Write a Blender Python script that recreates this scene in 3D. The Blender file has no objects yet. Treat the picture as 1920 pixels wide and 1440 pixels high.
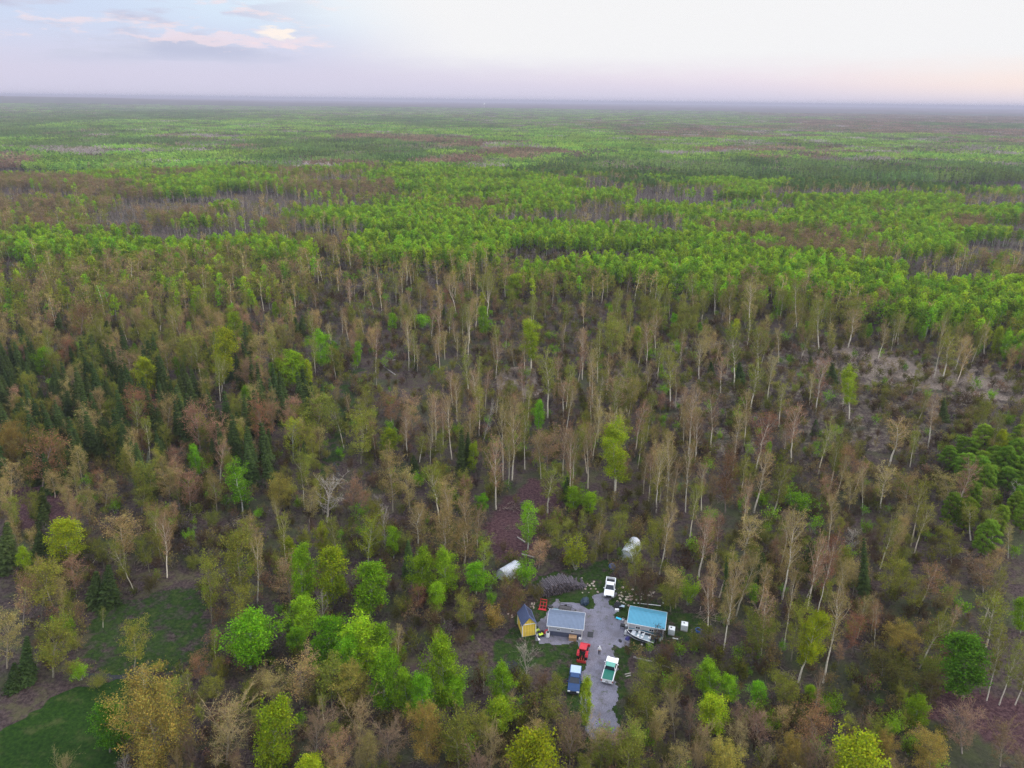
import bpy, bmesh, math, random
import numpy as np
from mathutils import Vector, Matrix
PI = math.pi
S = bpy.context.scene
COL = S.collection
# ------------------------------------------------------------------ camera
CAMZ = 90.0
F = 1331.0
PITCH = math.atan(531.0 / F)
ROLL = math.radians(0.68)
_f = Vector((0, math.cos(PITCH), -math.sin(PITCH)))
_r0 = Vector((1, 0, 0)); _u0 = Vector((0, math.sin(PITCH), math.cos(PITCH)))
_r = _r0 * math.cos(ROLL) + _u0 * math.sin(ROLL)
_u = -_r0 * math.sin(ROLL) + _u0 * math.cos(ROLL)
cam = bpy.data.objects.new('camera', bpy.data.cameras.new('camera'))
COL.objects.link(cam)
cam.data.sensor_width = 36.0
cam.data.lens = 36.0 * F / 1920.0
cam.data.clip_start = 0.5
cam.data.clip_end = 80000
cam.matrix_world = Matrix(((_r.x, _u.x, -_f.x, 0), (_r.y, _u.y, -_f.y, 0), (_r.z, _u.z, -_f.z, CAMZ), (0, 0, 0, 1)))
S.camera = cam
fn, rn, un = np.array(_f), np.array(_r), np.array(_u)

def at(px, py, z=0.0):
    """ground point seen at photo pixel (px, py)"""
    d = _f * F + _r * (px - 960) + _u * (720 - py)
    t = (z - CAMZ) / d.z
    return Vector((d.x * t, d.y * t, z))

def proj(P):
    """world points (n,3) -> photo pixels"""
    P = np.asarray(P, float).reshape(-1, 3)
    d = P - np.array([0, 0, CAMZ])
    z = d @ fn
    z = np.where(z < 1e-3, 1e-3, z)
    return np.stack([960 + F * (d @ rn) / z, 720 - F * (d @ un) / z, z], 1)

def ppm(p):
    return F / proj([p])[0][2]

# ------------------------------------------------------------------ sky, sun, exposure
SUN_EL, SUN_AZ = math.radians(27), math.radians(92)      # soft light from the right
w = bpy.data.worlds.new('World'); S.world = w; w.use_nodes = True
nt = w.node_tree; nt.nodes.clear()

class NT:
    def __init__(s, t): s.t = t
    def n(s, typ, **k):
        x = s.t.nodes.new(typ)
        for a, b in k.items(): setattr(x, a, b)
        return x
    def put(s, sock, v):
        if hasattr(v, 'is_output') or isinstance(v, bpy.types.NodeSocket): s.t.links.new(v, sock)
        else:
            if hasattr(sock.default_value, '__len__') and not hasattr(v, '__len__'): v = (v, v, v)
            if hasattr(v, '__len__') and len(v) == 3 and len(sock.default_value) == 4: v = (*v, 1)
            sock.default_value = v
    def m(s, op, a, b=0.0, c=0.0, clamp=False):
        x = s.n('ShaderNodeMath', operation=op, use_clamp=clamp)
        s.put(x.inputs[0], a); s.put(x.inputs[1], b)
        if len(x.inputs) > 2: s.put(x.inputs[2], c)
        return x.outputs[0]
    def ss(s, v, lo, hi):
        x = s.n('ShaderNodeMapRange', interpolation_type='SMOOTHSTEP')
        s.put(x.inputs['Value'], v); s.put(x.inputs['From Min'], lo); s.put(x.inputs['From Max'], hi)
        return x.outputs[0]
    def mix(s, f, a, b, mode='MIX'):
        x = s.n('ShaderNodeMix', data_type='RGBA', blend_type=mode)
        s.put(x.inputs[0], f); s.put(x.inputs[6], a); s.put(x.inputs[7], b)
        return x.outputs[2]
    def noise(s, vec, scale, detail=3, rough=0.55):
        x = s.n('ShaderNodeTexNoise')
        if vec is not None: s.put(x.inputs['Vector'], vec)
        s.put(x.inputs['Scale'], scale); s.put(x.inputs['Detail'], detail); s.put(x.inputs['Roughness'], rough)
        return x.outputs[0]
    def ramp(s, v, stops):
        x = s.n('ShaderNodeValToRGB'); s.put(x.inputs[0], v)
        e = x.color_ramp.elements
        while len(e) < len(stops): e.new(0.5)
        for q, (p, c) in zip(e, stops): q.position = p; q.color = (*c, 1)
        return x.outputs[0]

W = NT(nt)
tc = W.n('ShaderNodeTexCoord').outputs['Generated']
nrm = W.n('ShaderNodeVectorMath', operation='NORMALIZE'); nt.links.new(tc, nrm.inputs[0])
sx = W.n('ShaderNodeSeparateXYZ'); nt.links.new(nrm.outputs[0], sx.inputs[0])
el = W.m('MULTIPLY', W.m('ARCSINE', sx.outputs[2]), 57.2958)
az = W.m('MULTIPLY', W.m('ARCTAN2', sx.outputs[0], sx.outputs[1]), 57.2958)
def cvec(kx, ky, oz=0.0):
    c = W.n('ShaderNodeCombineXYZ'); W.put(c.inputs[0], W.m('MULTIPLY', az, kx)); W.put(c.inputs[1], W.m('MULTIPLY', el, ky)); c.inputs[2].default_value = oz
    return c.outputs[0]
n1 = W.noise(cvec(0.11, 0.62), 1.0, 5, 0.55)
n2 = W.noise(cvec(0.11, 0.62, 0.17), 1.0, 5, 0.55)
n3 = W.noise(cvec(0.22, 0.95, 3.1), 1.3, 5, 0.6)
elw = W.m('ADD', el, W.m('MULTIPLY', W.m('SUBTRACT', n3, 0.5), 1.1))
base = W.mix(W.ss(el, 1.2, 5.5), (0.66, 0.635, 0.78), (0.60, 0.69, 0.87))
base = W.mix(W.m('MULTIPLY', W.ss(az, -20, 22), W.ss(el, -0.3, 2.0)), base, (0.83, 0.74, 0.82))
azr = W.m('ADD', az, W.m('MULTIPLY', el, 1.1))
white = W.m('MULTIPLY', W.ss(elw, 1.0, 3.6), W.ss(azr, -14, 2))
leftblue = W.m('MULTIPLY', W.ss(el, 3.2, 6.0), W.m('MULTIPLY', W.ss(az, -30, -16), W.m('SUBTRACT', 1.0, W.ss(az, -10, -2))))
base = W.mix(W.m('MULTIPLY', leftblue, 0.6), base, (0.76, 0.90, 0.97))
# peach towards the right edge
base = W.mix(W.m('MULTIPLY', W.ss(az, 14, 36), W.ss(el, -0.5, 1.6)), base, (0.95, 0.80, 0.74))
# lilac cloud banks on the left, with pink lit tops
cm = W.m('MULTIPLY', W.ss(n1, 0.47, 0.57), W.m('MULTIPLY', W.ss(el, 1.6, 3.0), W.m('SUBTRACT', 1.0, W.ss(az, -22, -11))))
lit = W.m('MULTIPLY', W.ss(n3, 0.53, 0.66), W.m('MULTIPLY', W.ss(el, 2.4, 3.6), W.m('SUBTRACT', 1.0, W.ss(az, -16, -8))))
base = W.mix(cm, base, W.mix(W.ss(n2, 0.5, 0.68), (0.60, 0.62, 0.76), (0.52, 0.55, 0.71)))
base = W.mix(W.m('MULTIPLY', lit, 0.6), base, (0.90, 0.74, 0.76))
# one small cumulus bank catching the light
azw = W.m('ADD', az, W.m('MULTIPLY', W.m('SUBTRACT', n1, 0.5), 14.0)); elw2 = W.m('ADD', el, W.m('MULTIPLY', W.m('SUBTRACT', W.noise(cvec(0.5, 1.6, 5.0), 1.0, 4, 0.6), 0.5), 2.4))
def ell(a0, e0, ra, re):
    q = W.m('ADD', W.m('POWER', W.m('ABSOLUTE', W.m('DIVIDE', W.m('SUBTRACT', azw, a0), ra)), 2.0), W.m('POWER', W.m('ABSOLUTE', W.m('DIVIDE', W.m('SUBTRACT', elw2, e0), re)), 2.0))
    return W.m('SUBTRACT', 1.0, W.ss(q, 0.1, 1.2))
base = W.mix(W.m('MULTIPLY', ell(-20.5, 3.65, 7.5, 0.38), 0.6), base, (0.90, 0.74, 0.78))
base = W.mix(ell(-17.0, 4.3, 2.2, 0.5), base, (0.97, 0.87, 0.80))
base = W.mix(W.m('MULTIPLY', ell(-28.5, 6.6, 5.0, 0.45), 0.85), base, (0.92, 0.76, 0.78))
base = W.mix(white, base, (0.875, 0.875, 0.885))
# overhead: pale high overcast that lights the forest
sky = W.n('ShaderNodeTexSky', sky_type='NISHITA'); sky.sun_disc = False; sky.sun_elevation = SUN_EL; sky.sun_rotation = SUN_AZ
over = W.n('ShaderNodeVectorMath', operation='SCALE'); W.put(over.inputs[0], (0.92, 0.98, 1.10)); over.inputs[3].default_value = 1.95
base10 = W.n('ShaderNodeVectorMath', operation='SCALE'); W.put(base10.inputs[0], W.mix(W.ss(el, 8.5, 24), base, over.outputs[0])); base10.inputs[3].default_value = 9.2
fin = W.mix(W.m('MULTIPLY', W.ss(el, 8, 20), 0.15), base10.outputs[0], sky.outputs[0])
bg = W.n('ShaderNodeBackground'); W.put(bg.inputs[0], fin); bg.inputs[1].default_value = 0.1
wo = W.n('ShaderNodeOutputWorld'); nt.links.new(bg.outputs[0], wo.inputs[0])

sl = bpy.data.lights.new('sun', 'SUN'); sl.energy = 2.2; sl.angle = math.radians(18); sl.color = (1.0, 0.90, 0.80)
so = bpy.data.objects.new('sun', sl); COL.objects.link(so)
so.location = (0, 0, 150)
so.rotation_euler = Vector((math.sin(SUN_AZ) * math.cos(SUN_EL), math.cos(SUN_AZ) * math.cos(SUN_EL), math.sin(SUN_EL))).to_track_quat('Z', 'Y').to_euler()
S.view_settings.view_transform = 'Standard'; S.view_settings.look = 'None'
S.view_settings.exposure = 0.2; S.view_settings.gamma = 1.0; S.view_settings.use_curve_mapping = False
S.cycles.use_denoising = True; S.cycles.denoising_prefilter = 'NONE'
S.cycles.max_bounces = 6; S.cycles.diffuse_bounces = 3; S.cycles.glossy_bounces = 2; S.cycles.transmission_bounces = 3
S.cycles.volume_bounces = 0; S.cycles.transparent_max_bounces = 6

# ------------------------------------------------------------------ materials
MATS = {}
def new_mat(name):
    m = bpy.data.materials.new(name); m.use_nodes = True; m.node_tree.nodes.clear()
    return m, NT(m.node_tree)
def out(T, sh, disp=None):
    o = T.n('ShaderNodeOutputMaterial'); T.t.links.new(sh, o.inputs[0])
def bump(T, h, strength, dist=0.05):
    b = T.n('ShaderNodeBump'); b.inputs['Strength'].default_value = strength; b.inputs['Distance'].default_value = dist
    T.t.links.new(h, b.inputs['Height']); return b.outputs[0]

def paint(name, col, rough=0.5, metal=0.0, var=0.12, scale=3.0, dirt=None, ribs=None, coat=0.0):
    """plain surface with small-scale wear; ribs=(axis, pitch) adds corrugation"""
    if name in MATS: return MATS[name]
    m, T = new_mat(name)
    oc = T.n('ShaderNodeTexCoord').outputs['Object']
    nz = T.noise(oc, scale, 5, 0.6)
    c = T.mix(T.ss(nz, 0.3, 0.7), tuple(v * (1 - var) for v in col), tuple(min(1, v * (1 + var)) for v in col))
    if dirt: c = T.mix(T.m('MULTIPLY', T.ss(T.noise(oc, scale * 0.35, 6, 0.7), 0.52, 0.72), 0.55), c, dirt)
    p = T.n('ShaderNodeBsdfPrincipled')
    T.put(p.inputs['Base Color'], c); p.inputs['Roughness'].default_value = rough; p.inputs['Metallic'].default_value = metal
    p.inputs['Coat Weight'].default_value = coat; p.inputs['Specular IOR Level'].default_value = .3
    h = nz
    if ribs:
        s = T.n('ShaderNodeSeparateXYZ'); T.put(s.inputs[0], oc)
        h = T.m('PINGPONG', T.m('DIVIDE', s.outputs[ribs[0]], ribs[1]), 0.5)
        h = T.ss(h, 0.15, 0.4)
        T.put(p.inputs['Base Color'], T.mix(h, c, T.mix(1.0, c, (0.72, 0.72, 0.72), 'MULTIPLY')))
        T.t.links.new(bump(T, h, 0.8, 0.04), p.inputs['Normal'])
    else:
        T.t.links.new(bump(T, nz, 0.15, 0.01), p.inputs['Normal'])
    out(T, p.outputs[0]); MATS[name] = m
    return m

def foliage_mat(name, trans=0.35, var=0.28):
    m, T = new_mat(name)
    a = T.n('ShaderNodeAttribute', attribute_name='col')
    oi = T.n('ShaderNodeObjectInfo')
    h = T.n('ShaderNodeHueSaturation')
    T.put(h.inputs['Hue'], T.m('MULTIPLY_ADD', oi.outputs['Random'], 0.035, 0.4825))
    T.put(h.inputs['Saturation'], 1.0)
    rr = T.m('FRACT', T.m('MULTIPLY', oi.outputs['Random'], 17.31))
    T.put(h.inputs['Value'], T.m('MULTIPLY_ADD', rr, var * 2, 1.0 - var))
    T.put(h.inputs['Color'], a.outputs['Color'])
    d = T.n('ShaderNodeBsdfDiffuse'); T.put(d.inputs[0], h.outputs[0])
    t = T.n('ShaderNodeBsdfTranslucent'); T.put(t.inputs[0], h.outputs[0])
    x = T.n('ShaderNodeMixShader'); x.inputs[0].default_value = trans
    T.t.links.new(d.outputs[0], x.inputs[1]); T.t.links.new(t.outputs[0], x.inputs[2])
    out(T, x.outputs[0]); return m
M_LEAF = foliage_mat('leaf_foliage', 0.38)
def bark_mat():
    m, T = new_mat('tree_bark')
    a = T.n('ShaderNodeAttribute', attribute_name='col')
    oc = T.n('ShaderNodeTexCoord').outputs['Object']
    mp = T.n('ShaderNodeMapping'); T.put(mp.inputs[0], oc); mp.inputs[3].default_value = (3, 3, 0.8)
    nz = T.noise(mp.outputs[0], 2.0, 4, 0.7)
    c = T.mix(T.ss(nz, 0.4, 0.7), a.outputs['Color'], T.mix(1.0, a.outputs['Color'], (0.5, 0.47, 0.45), 'MULTIPLY'))
    p = T.n('ShaderNodeBsdfPrincipled'); T.put(p.inputs['Base Color'], c); p.inputs['Roughness'].default_value = 0.9
    p.inputs['Specular IOR Level'].default_value = 0.2
    out(T, p.outputs[0]); return m
M_BARK = bark_mat()

# ------------------------------------------------------------------ object helpers
def tag(o, label=None, cat=None, group=None, kind=None):
    if label: o['label'] = label
    if cat: o['category'] = cat
    if group: o['group'] = group
    if kind: o['kind'] = kind
    return o
def empty(name, loc, rz=0.0, label=None, cat=None, group=None):
    o = bpy.data.objects.new(name, None); COL.objects.link(o); o.location = loc; o.rotation_euler = (0, 0, rz)
    o.empty_display_size = 0.3
    return tag(o, label, cat, group)
def link(name, me, parent=None, loc=None):
    o = bpy.data.objects.new(name, me); COL.objects.link(o)
    if parent is not None: o.parent = parent
    if loc is not None: o.location = loc
    return o

class MB:
    """collects shapes into one mesh"""
    def __init__(s): s.bm = bmesh.new()
    def box(s, c, d, rot=None, taper=None):
        """centre, full size; taper=(tx,ty) scales the top"""
        vs = []
        for z in (-.5, .5):
            for x, y in ((-.5, -.5), (.5, -.5), (.5, .5), (-.5, .5)):
                k = (1, 1) if z < 0 or not taper else taper
                v = Vector((x * d[0] * k[0], y * d[1] * k[1], z * d[2]))
                if rot is not None: v = rot @ v
                vs.append(s.bm.verts.new(v + Vector(c)))
        for f in ((3, 2, 1, 0), (4, 5, 6, 7), (0, 1, 5, 4), (1, 2, 6, 5), (2, 3, 7, 6), (3, 0, 4, 7)):
            s.bm.faces.new([vs[i] for i in f])
        return s
    def prism(s, prof, x0, x1, axis=0):
        """2-D profile (a,b) swept along axis 0:x (a=y,b=z) or 1:y (a=x,b=z)"""
        def P(a, b, t): return (t, a, b) if axis == 0 else (a, t, b)
        A = [s.bm.verts.new(P(a, b, x0)) for a, b in prof]; B = [s.bm.verts.new(P(a, b, x1)) for a, b in prof]
        n = len(prof)
        s.bm.faces.new(A); s.bm.faces.new(B[::-1])
        for i in range(n): s.bm.faces.new((A[i], B[i], B[(i + 1) % n], A[(i + 1) % n]))
        return s
    def tube(s, pts, r, n=8, cap=True):
        pts = [Vector(p) for p in pts]; rs = r if hasattr(r, '__len__') else [r] * len(pts)
        rings = []
        for i, p in enumerate(pts):
            d = (pts[min(i + 1, len(pts) - 1)] - pts[max(i - 1, 0)]).normalized()
            a = d.orthogonal().normalized() if i == 0 else (a - d * a.dot(d)).normalized()
            b = d.cross(a)
            rings.append([s.bm.verts.new(p + (a * math.cos(2 * PI * k / n) + b * math.sin(2 * PI * k / n)) * rs[i]) for k in range(n)])
        for R, Q in zip(rings, rings[1:]):
            for k in range(n): s.bm.faces.new((R[k], R[(k + 1) % n], Q[(k + 1) % n], Q[k]))
        if cap: s.bm.faces.new(rings[0][::-1]); s.bm.faces.new(rings[-1])
        return s
    def lathe(s, prof, c=(0, 0, 0), n=20, axis='z'):
        """profile of (radius, height)"""
        rings = []
        for r, h in prof:
            ring = []
            for k in range(n):
                a = 2 * PI * k / n
                v = (r * math.cos(a), r * math.sin(a), h) if axis == 'z' else (h, r * math.cos(a), r * math.sin(a)) if axis == 'x' else (r * math.sin(a), h, r * math.cos(a))
                ring.append(s.bm.verts.new(Vector(v) + Vector(c)))
            rings.append(ring)
        for R, Q in zip(rings, rings[1:]):
            for k in range(n): s.bm.faces.new((R[k], R[(k + 1) % n], Q[(k + 1) % n], Q[k]))
        s.bm.faces.new(rings[0][::-1]); s.bm.faces.new(rings[-1])
        return s
    def quad(s, *p):
        s.bm.faces.new([s.bm.verts.new(q) for q in p]); return s
    def build(s, name, mat, parent=None, loc=None, bevel=0.0, smooth=False, shear=None):
        bmesh.ops.recalc_face_normals(s.bm, faces=s.bm.faces)
        me = bpy.data.meshes.new(name); s.bm.to_mesh(me); s.bm.free()
        me.materials.append(mat)
        if smooth: me.polygons.foreach_set('use_smooth', [True] * len(me.polygons))
        o = link(name, me, parent, loc)
        if bevel:
            b = o.modifiers.new('bevel', 'BEVEL'); b.width = bevel; b.segments = 2; b.limit_method = 'ANGLE'
        return o
# ------------------------------------------------------------------ land: heights and zones
def sstep(a, lo, hi):
    t = np.clip((a - lo) / (hi - lo), 0, 1); return t * t * (3 - 2 * t)
def vnoise(x, y, s, seed=0):
    """smooth value noise on a lattice of size s, 0..1"""
    x = np.asarray(x, float) / s + seed * 17.3; y = np.asarray(y, float) / s + seed * 9.1
    xi = np.floor(x).astype(np.int64); yi = np.floor(y).astype(np.int64); fx = x - xi; fy = y - yi
    fx = fx * fx * (3 - 2 * fx); fy = fy * fy * (3 - 2 * fy)
    def h(a, b):
        n = (a * 374761393 + b * 668265263 + seed * 974711) & 0x7fffffff
        n = ((n ^ (n >> 13)) * 1274126177) & 0x7fffffff
        return ((n ^ (n >> 16)) & 0xffff) / 65535.0
    return (h(xi, yi) * (1 - fx) + h(xi + 1, yi) * fx) * (1 - fy) + (h(xi, yi + 1) * (1 - fx) + h(xi + 1, yi + 1) * fx) * fy
def fbm(x, y, s, seed=0):
    return (vnoise(x, y, s, seed) * 4 + vnoise(x, y, s / 2.1, seed + 1) * 2 + vnoise(x, y, s / 4.3, seed + 2)) / 7

def height(x, y):
    x = np.asarray(x, float); y = np.asarray(y, float)
    r = np.hypot(x, y)
    k = sstep(r, 330, 900)
    h = k * (fbm(x, y, 420, 5) - 0.5) * 12
    h = h + sstep(r, 1500, 6000) * (fbm(x, y, 1900, 8) - 0.45) * 26
    ridge = np.exp(-((np.arctan2(x, y) + 0.62) / 0.22) ** 2)
    h = h + sstep(r, 6000, 11000) * (22 + ridge * 42 + 26 * (fbm(x, y, 4200, 3) - .5))
    return h

def inside(px, py, poly):
    px = np.asarray(px, float); py = np.asarray(py, float); c = np.zeros(px.shape, bool)
    n = len(poly)
    for i in range(n):
        x1, y1 = poly[i]; x2, y2 = poly[(i + 1) % n]
        with np.errstate(divide='ignore', invalid='ignore'):
            t = ((y1 > py) != (y2 > py)) & (px < (x2 - x1) * (py - y1) / (y2 - y1 + 1e-12) + x1)
        c ^= t
    return c
# outlines traced on the photograph, used on the ground plane
DRIVE = [(1116, 1396), (1110, 1352), (1099, 1330), (1094, 1295), (1094, 1262), (1104, 1232), (1103, 1214), (1088, 1207), (1050, 1204), (1014, 1206), (1004, 1196), (1006, 1168), (1022, 1160), (1026, 1142), (1034, 1129), (1056, 1128), (1082, 1134), (1104, 1143), (1118, 1140), (1124, 1118), (1134, 1108), (1150, 1108), (1153, 1122), (1145, 1138), (1141, 1152), (1152, 1158), (1176, 1160), (1178, 1186), (1182, 1202), (1168, 1212), (1151, 1207), (1149, 1226), (1153, 1250), (1160, 1282), (1154, 1304), (1152, 1335), (1158, 1358), (1160, 1396)]
FIELD = [(-300, 1500), (-60, 1395), (30, 1345), (120, 1292), (200, 1272), (262, 1276), (262, 1300), (248, 1330), (225, 1500)]
CLEAR = [(175, 1150), (235, 1118), (330, 1098), (372, 1096), (392, 1130), (385, 1190), (408, 1215), (400, 1240), (345, 1262), (310, 1300), (270, 1310), (262, 1278), (215, 1262), (160, 1250), (150, 1200)]
YARD = [(905, 1275), (925, 1200), (965, 1170), (985, 1135), (998, 1120), (1000, 1086), (1040, 1064), (1110, 1072), (1132, 1055), (1165, 1050), (1165, 1098), (1215, 1108), (1255, 1135), (1315, 1160), (1320, 1200), (1265, 1222), (1180, 1232), (1178, 1320), (1182, 1400), (1090, 1400), (1060, 1312), (1040, 1260), (1000, 1240), (950, 1285)]
TRACK = [(606, 850), (618, 800), (640, 740), (652, 690), (676, 690), (668, 745), (648, 800), (642, 860), (626, 905), (600, 905)]
LITTER = [(900, 985), (930, 945), (1005, 900), (1060, 905), (1035, 965), (1010, 1010), (1000, 1045), (960, 1048), (925, 1040)]
LITTER2 = [(0, 960), (0, 920), (60, 905), (180, 925), (130, 975), (20, 1000)]
LITTER3 = [(1690, 1330), (1760, 1290), (1920, 1320), (1990, 1370), (1920, 1410), (1800, 1370)]
SLASH = [(1490, 655), (1560, 640), (1640, 655), (1760, 690), (1930, 700), (1930, 760), (1800, 735), (1680, 725), (1560, 690)]
SLASH2 = [(1150, 690), (1230, 690), (1240, 740), (1150, 735)]
SLASH3 = [(930, 690), (1010, 690), (1010, 745), (940, 745)]
OPEN1 = [(640, 485), (790, 470), (860, 500), (1000, 525), (1180, 530), (1250, 545), (1240, 590), (1080, 600), (860, 575), (700, 560), (600, 540)]
OPEN2 = [(1230, 640), (1500, 640), (1900, 680), (1930, 790), (1760, 850), (1500, 830), (1330, 860), (1240, 760)]

def zones(x, y, z=None):
    """photo pixels of ground points, and zone weights, edges roughened"""
    jx = (vnoise(x, y, 2.2, 31) - .5) * 2.0 + (vnoise(x, y, 6, 33) - .5) * 3; jy = (vnoise(x, y, 2.2, 32) - .5) * 2.0 + (vnoise(x, y, 6, 34) - .5) * 3
    q = proj(np.stack([np.asarray(x, float) + jx, np.asarray(y, float) + jy, np.zeros_like(np.asarray(x, float))], -1))
    return q[:, 0], q[:, 1]

def axis_steps(lo, hi, step, far_lo, far_hi, grow=1.12):
    a = list(np.arange(lo, hi + step * .5, step)); s = step
    while a[-1] < far_hi: s *= grow; a.append(a[-1] + s)
    s = step
    while a[0] > far_lo: s *= grow; a.insert(0, a[0] - s)
    return np.array(a)
gx = axis_steps(-240, 240, 1.2, -26000, 26000); gy = axis_steps(30, 420, 1.0, -60, 24000)
X, Y = np.meshgrid(gx, gy); Xf, Yf = X.ravel(), Y.ravel()
Z = height(Xf, Yf)
near = np.hypot(Xf, Yf) < 330
Z = Z + np.where(near, 0, 0)
nxg, nyg = len(gx), len(gy)
idx = np.arange(nxg * nyg).reshape(nyg, nxg)
quads = np.stack([idx[:-1, :-1], idx[:-1, 1:], idx[1:, 1:], idx[1:, :-1]], -1).reshape(-1, 4)
me = bpy.data.meshes.new('ground')
me.vertices.add(len(Xf)); me.vertices.foreach_set('co', np.stack([Xf, Yf, Z], -1).ravel().astype(np.float32))
me.loops.add(quads.size); me.loops.foreach_set('vertex_index', quads.ravel().astype(np.int32))
me.polygons.add(len(quads)); me.polygons.foreach_set('loop_start', (np.arange(len(quads)) * 4).astype(np.int32)); me.polygons.foreach_set('loop_total', np.full(len(quads), 4, np.int32))
me.update(); me.validate()
zx, zy = zones(Xf, Yf)
rr = np.hypot(Xf, Yf)
grass = np.zeros(len(Xf)); slash = np.zeros(len(Xf)); litter = np.zeros(len(Xf))
sel = rr < 600
def zpoly(poly, sel=sel):
    r = np.zeros(len(Xf)); r[sel] = inside(zx[sel], zy[sel], poly); return r
grass = np.maximum(grass, zpoly(FIELD)); grass = np.maximum(grass, zpoly(CLEAR) * 0.6)
grass = np.maximum(grass, zpoly(YARD) * 0.62); grass = np.maximum(grass, zpoly(TRACK) * 0.6)
grass = np.maximum(grass, (zpoly(OPEN1) + zpoly(OPEN2)) * 0.3)
for p in (LITTER, LITTER2, LITTER3): litter = np.maximum(litter, zpoly(p))
for p in (SLASH, SLASH2, SLASH3): slash = np.maximum(slash, zpoly(p))
slash = np.maximum(slash, zpoly(OPEN1) * 0.45); slash = np.maximum(slash, zpoly(OPEN2) * 0.52)
vcol = np.stack([grass, slash, litter, np.ones(len(Xf))], -1).astype(np.float32)
a = me.color_attributes.new('zone', 'FLOAT_COLOR', 'POINT'); a.data.foreach_set('color', vcol.ravel())
m, T = new_mat('forest_floor')
oc = T.n('ShaderNodeTexCoord').outputs['Object']
zn = T.n('ShaderNodeAttribute', attribute_name='zone'); zs = T.n('ShaderNodeSeparateColor'); T.put(zs.inputs[0], zn.outputs['Color'])
nA = T.noise(oc, 0.05, 6, 0.6); nB = T.noise(oc, 0.35, 6, 0.7); nC = T.noise(oc, 1.6, 6, 0.75); nD = T.noise(oc, 0.016, 4, 0.6)
soil = T.mix(T.ss(nC, 0.35, 0.68), (0.024, 0.016, 0.017), (0.095, 0.068, 0.064))
soil = T.mix(T.m('MULTIPLY', T.ss(nB, 0.45, 0.62), 0.6), soil, (0.085, 0.085, 0.035))
soil = T.mix(T.m('MULTIPLY', T.ss(nA, 0.5, 0.62), 0.55), soil, (0.04, 0.06, 0.02))
dead = T.mix(T.ss(nC, 0.35, 0.65), (0.09, 0.07, 0.055), (0.25, 0.20, 0.165))
purple = T.mix(T.ss(nC, 0.38, 0.68), (0.035, 0.015, 0.020), (0.115, 0.065, 0.066))
lawn = T.mix(T.ss(nC, 0.3, 0.7), (0.006, 0.024, 0.003), (0.026, 0.062, 0.006))
lawn = T.mix(T.m('MULTIPLY', T.ss(nB, 0.5, 0.7), 0.45), lawn, (0.10, 0.095, 0.038))
c = T.mix(zs.outputs[2], soil, purple)
c = T.mix(T.ss(T.m('ADD', zs.outputs[1], T.m('MULTIPLY', T.m('SUBTRACT', nB, 0.5), 1.6)), 0.42, 0.8), c, dead)
c = T.mix(T.ss(T.m('ADD', zs.outputs[0], T.m('MULTIPLY', T.m('SUBTRACT', nB, 0.5), 1.5)), 0.38, 0.7), c, lawn)
# the land beyond the modelled woods: green, rust and dark stands drawn out across the plain
sp = T.n('ShaderNodeSeparateXYZ'); T.put(sp.inputs[0], oc)
dist = T.m('SQRT', T.m('ADD', T.m('POWER', sp.outputs[0], 2.0), T.m('POWER', sp.outputs[1], 2.0)))
mpf = T.n('ShaderNodeMapping'); T.put(mpf.inputs[0], oc); mpf.inputs[3].default_value = (0.0011, 0.0016, 1)
nF = T.noise(mpf.outputs[0], 1.0, 7, 0.62)
nG = T.noise(oc, 0.012, 5, 0.7)
farc = T.ramp(nF, [(0.30, (0.115, 0.075, 0.055)), (0.45, (0.11, 0.085, 0.05)), (0.52, (0.065, 0.11, 0.035)), (0.62, (0.035, 0.07, 0.032)), (0.72, (0.10, 0.16, 0.04))])
farc = T.mix(T.ss(dist, 8500, 11500), farc, (0.125, 0.085, 0.066))
farc = T.mix(T.ss(nG, 0.35, 0.7), T.mix(1.0, farc, (0.5, 0.5, 0.55), 'MULTIPLY'), farc)
c = T.mix(T.ss(dist, 3200, 6500), c, farc)
p = T.n('ShaderNodeBsdfPrincipled'); T.put(p.inputs['Base Color'], c); p.inputs['Roughness'].default_value = 0.95; p.inputs['Specular IOR Level'].default_value = 0.1
T.t.links.new(bump(T, nC, 0.9, 0.35), p.inputs['Normal'])
out(T, p.outputs[0])
me.materials.append(m)
ground = link('ground', me); tag(ground, 'brown forest floor with grassy openings stretching to the horizon', 'ground', kind='structure')
M_GROUND = m

def patch(name, poly, z, mat, label, cat, cell=0.35, rough=1.0, seed=3):
    """irregular sheet lying on the ground inside a traced outline"""
    pts = [at(*q) for q in poly]
    xs = [p.x for p in pts]; ys = [p.y for p in pts]
    ax = np.arange(min(xs) - 1, max(xs) + 1, cell); ay = np.arange(min(ys) - 1, max(ys) + 1, cell)
    A, B = np.meshgrid(ax, ay)
    cx, cy = (A + cell / 2).ravel(), (B + cell / 2).ravel()
    jx = (fbm(cx, cy, 2.4, seed) - .5) * 3.2 * rough; jy = (fbm(cx, cy, 2.4, seed + 5) - .5) * 3.2 * rough
    ins = inside(cx + jx, cy + jy, [(p.x, p.y) for p in pts])
    n1, n2 = A.shape; V = {}; vs = []; fs = []
    for k in np.nonzero(ins)[0]:
        i, j = divmod(int(k), n2); f = []
        for di, dj in ((0, 0), (0, 1), (1, 1), (1, 0)):
            q = (i + di, j + dj)
            if q not in V: V[q] = len(vs); vs.append((min(xs) - 1 + q[1] * cell, min(ys) - 1 + q[0] * cell, z))
            f.append(V[q])
        fs.append(f)
    me = bpy.data.meshes.new(name); me.from_pydata(vs, [], fs); me.materials.append(mat)
    o = link(name, me); return tag(o, label, cat, kind='structure')

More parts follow.
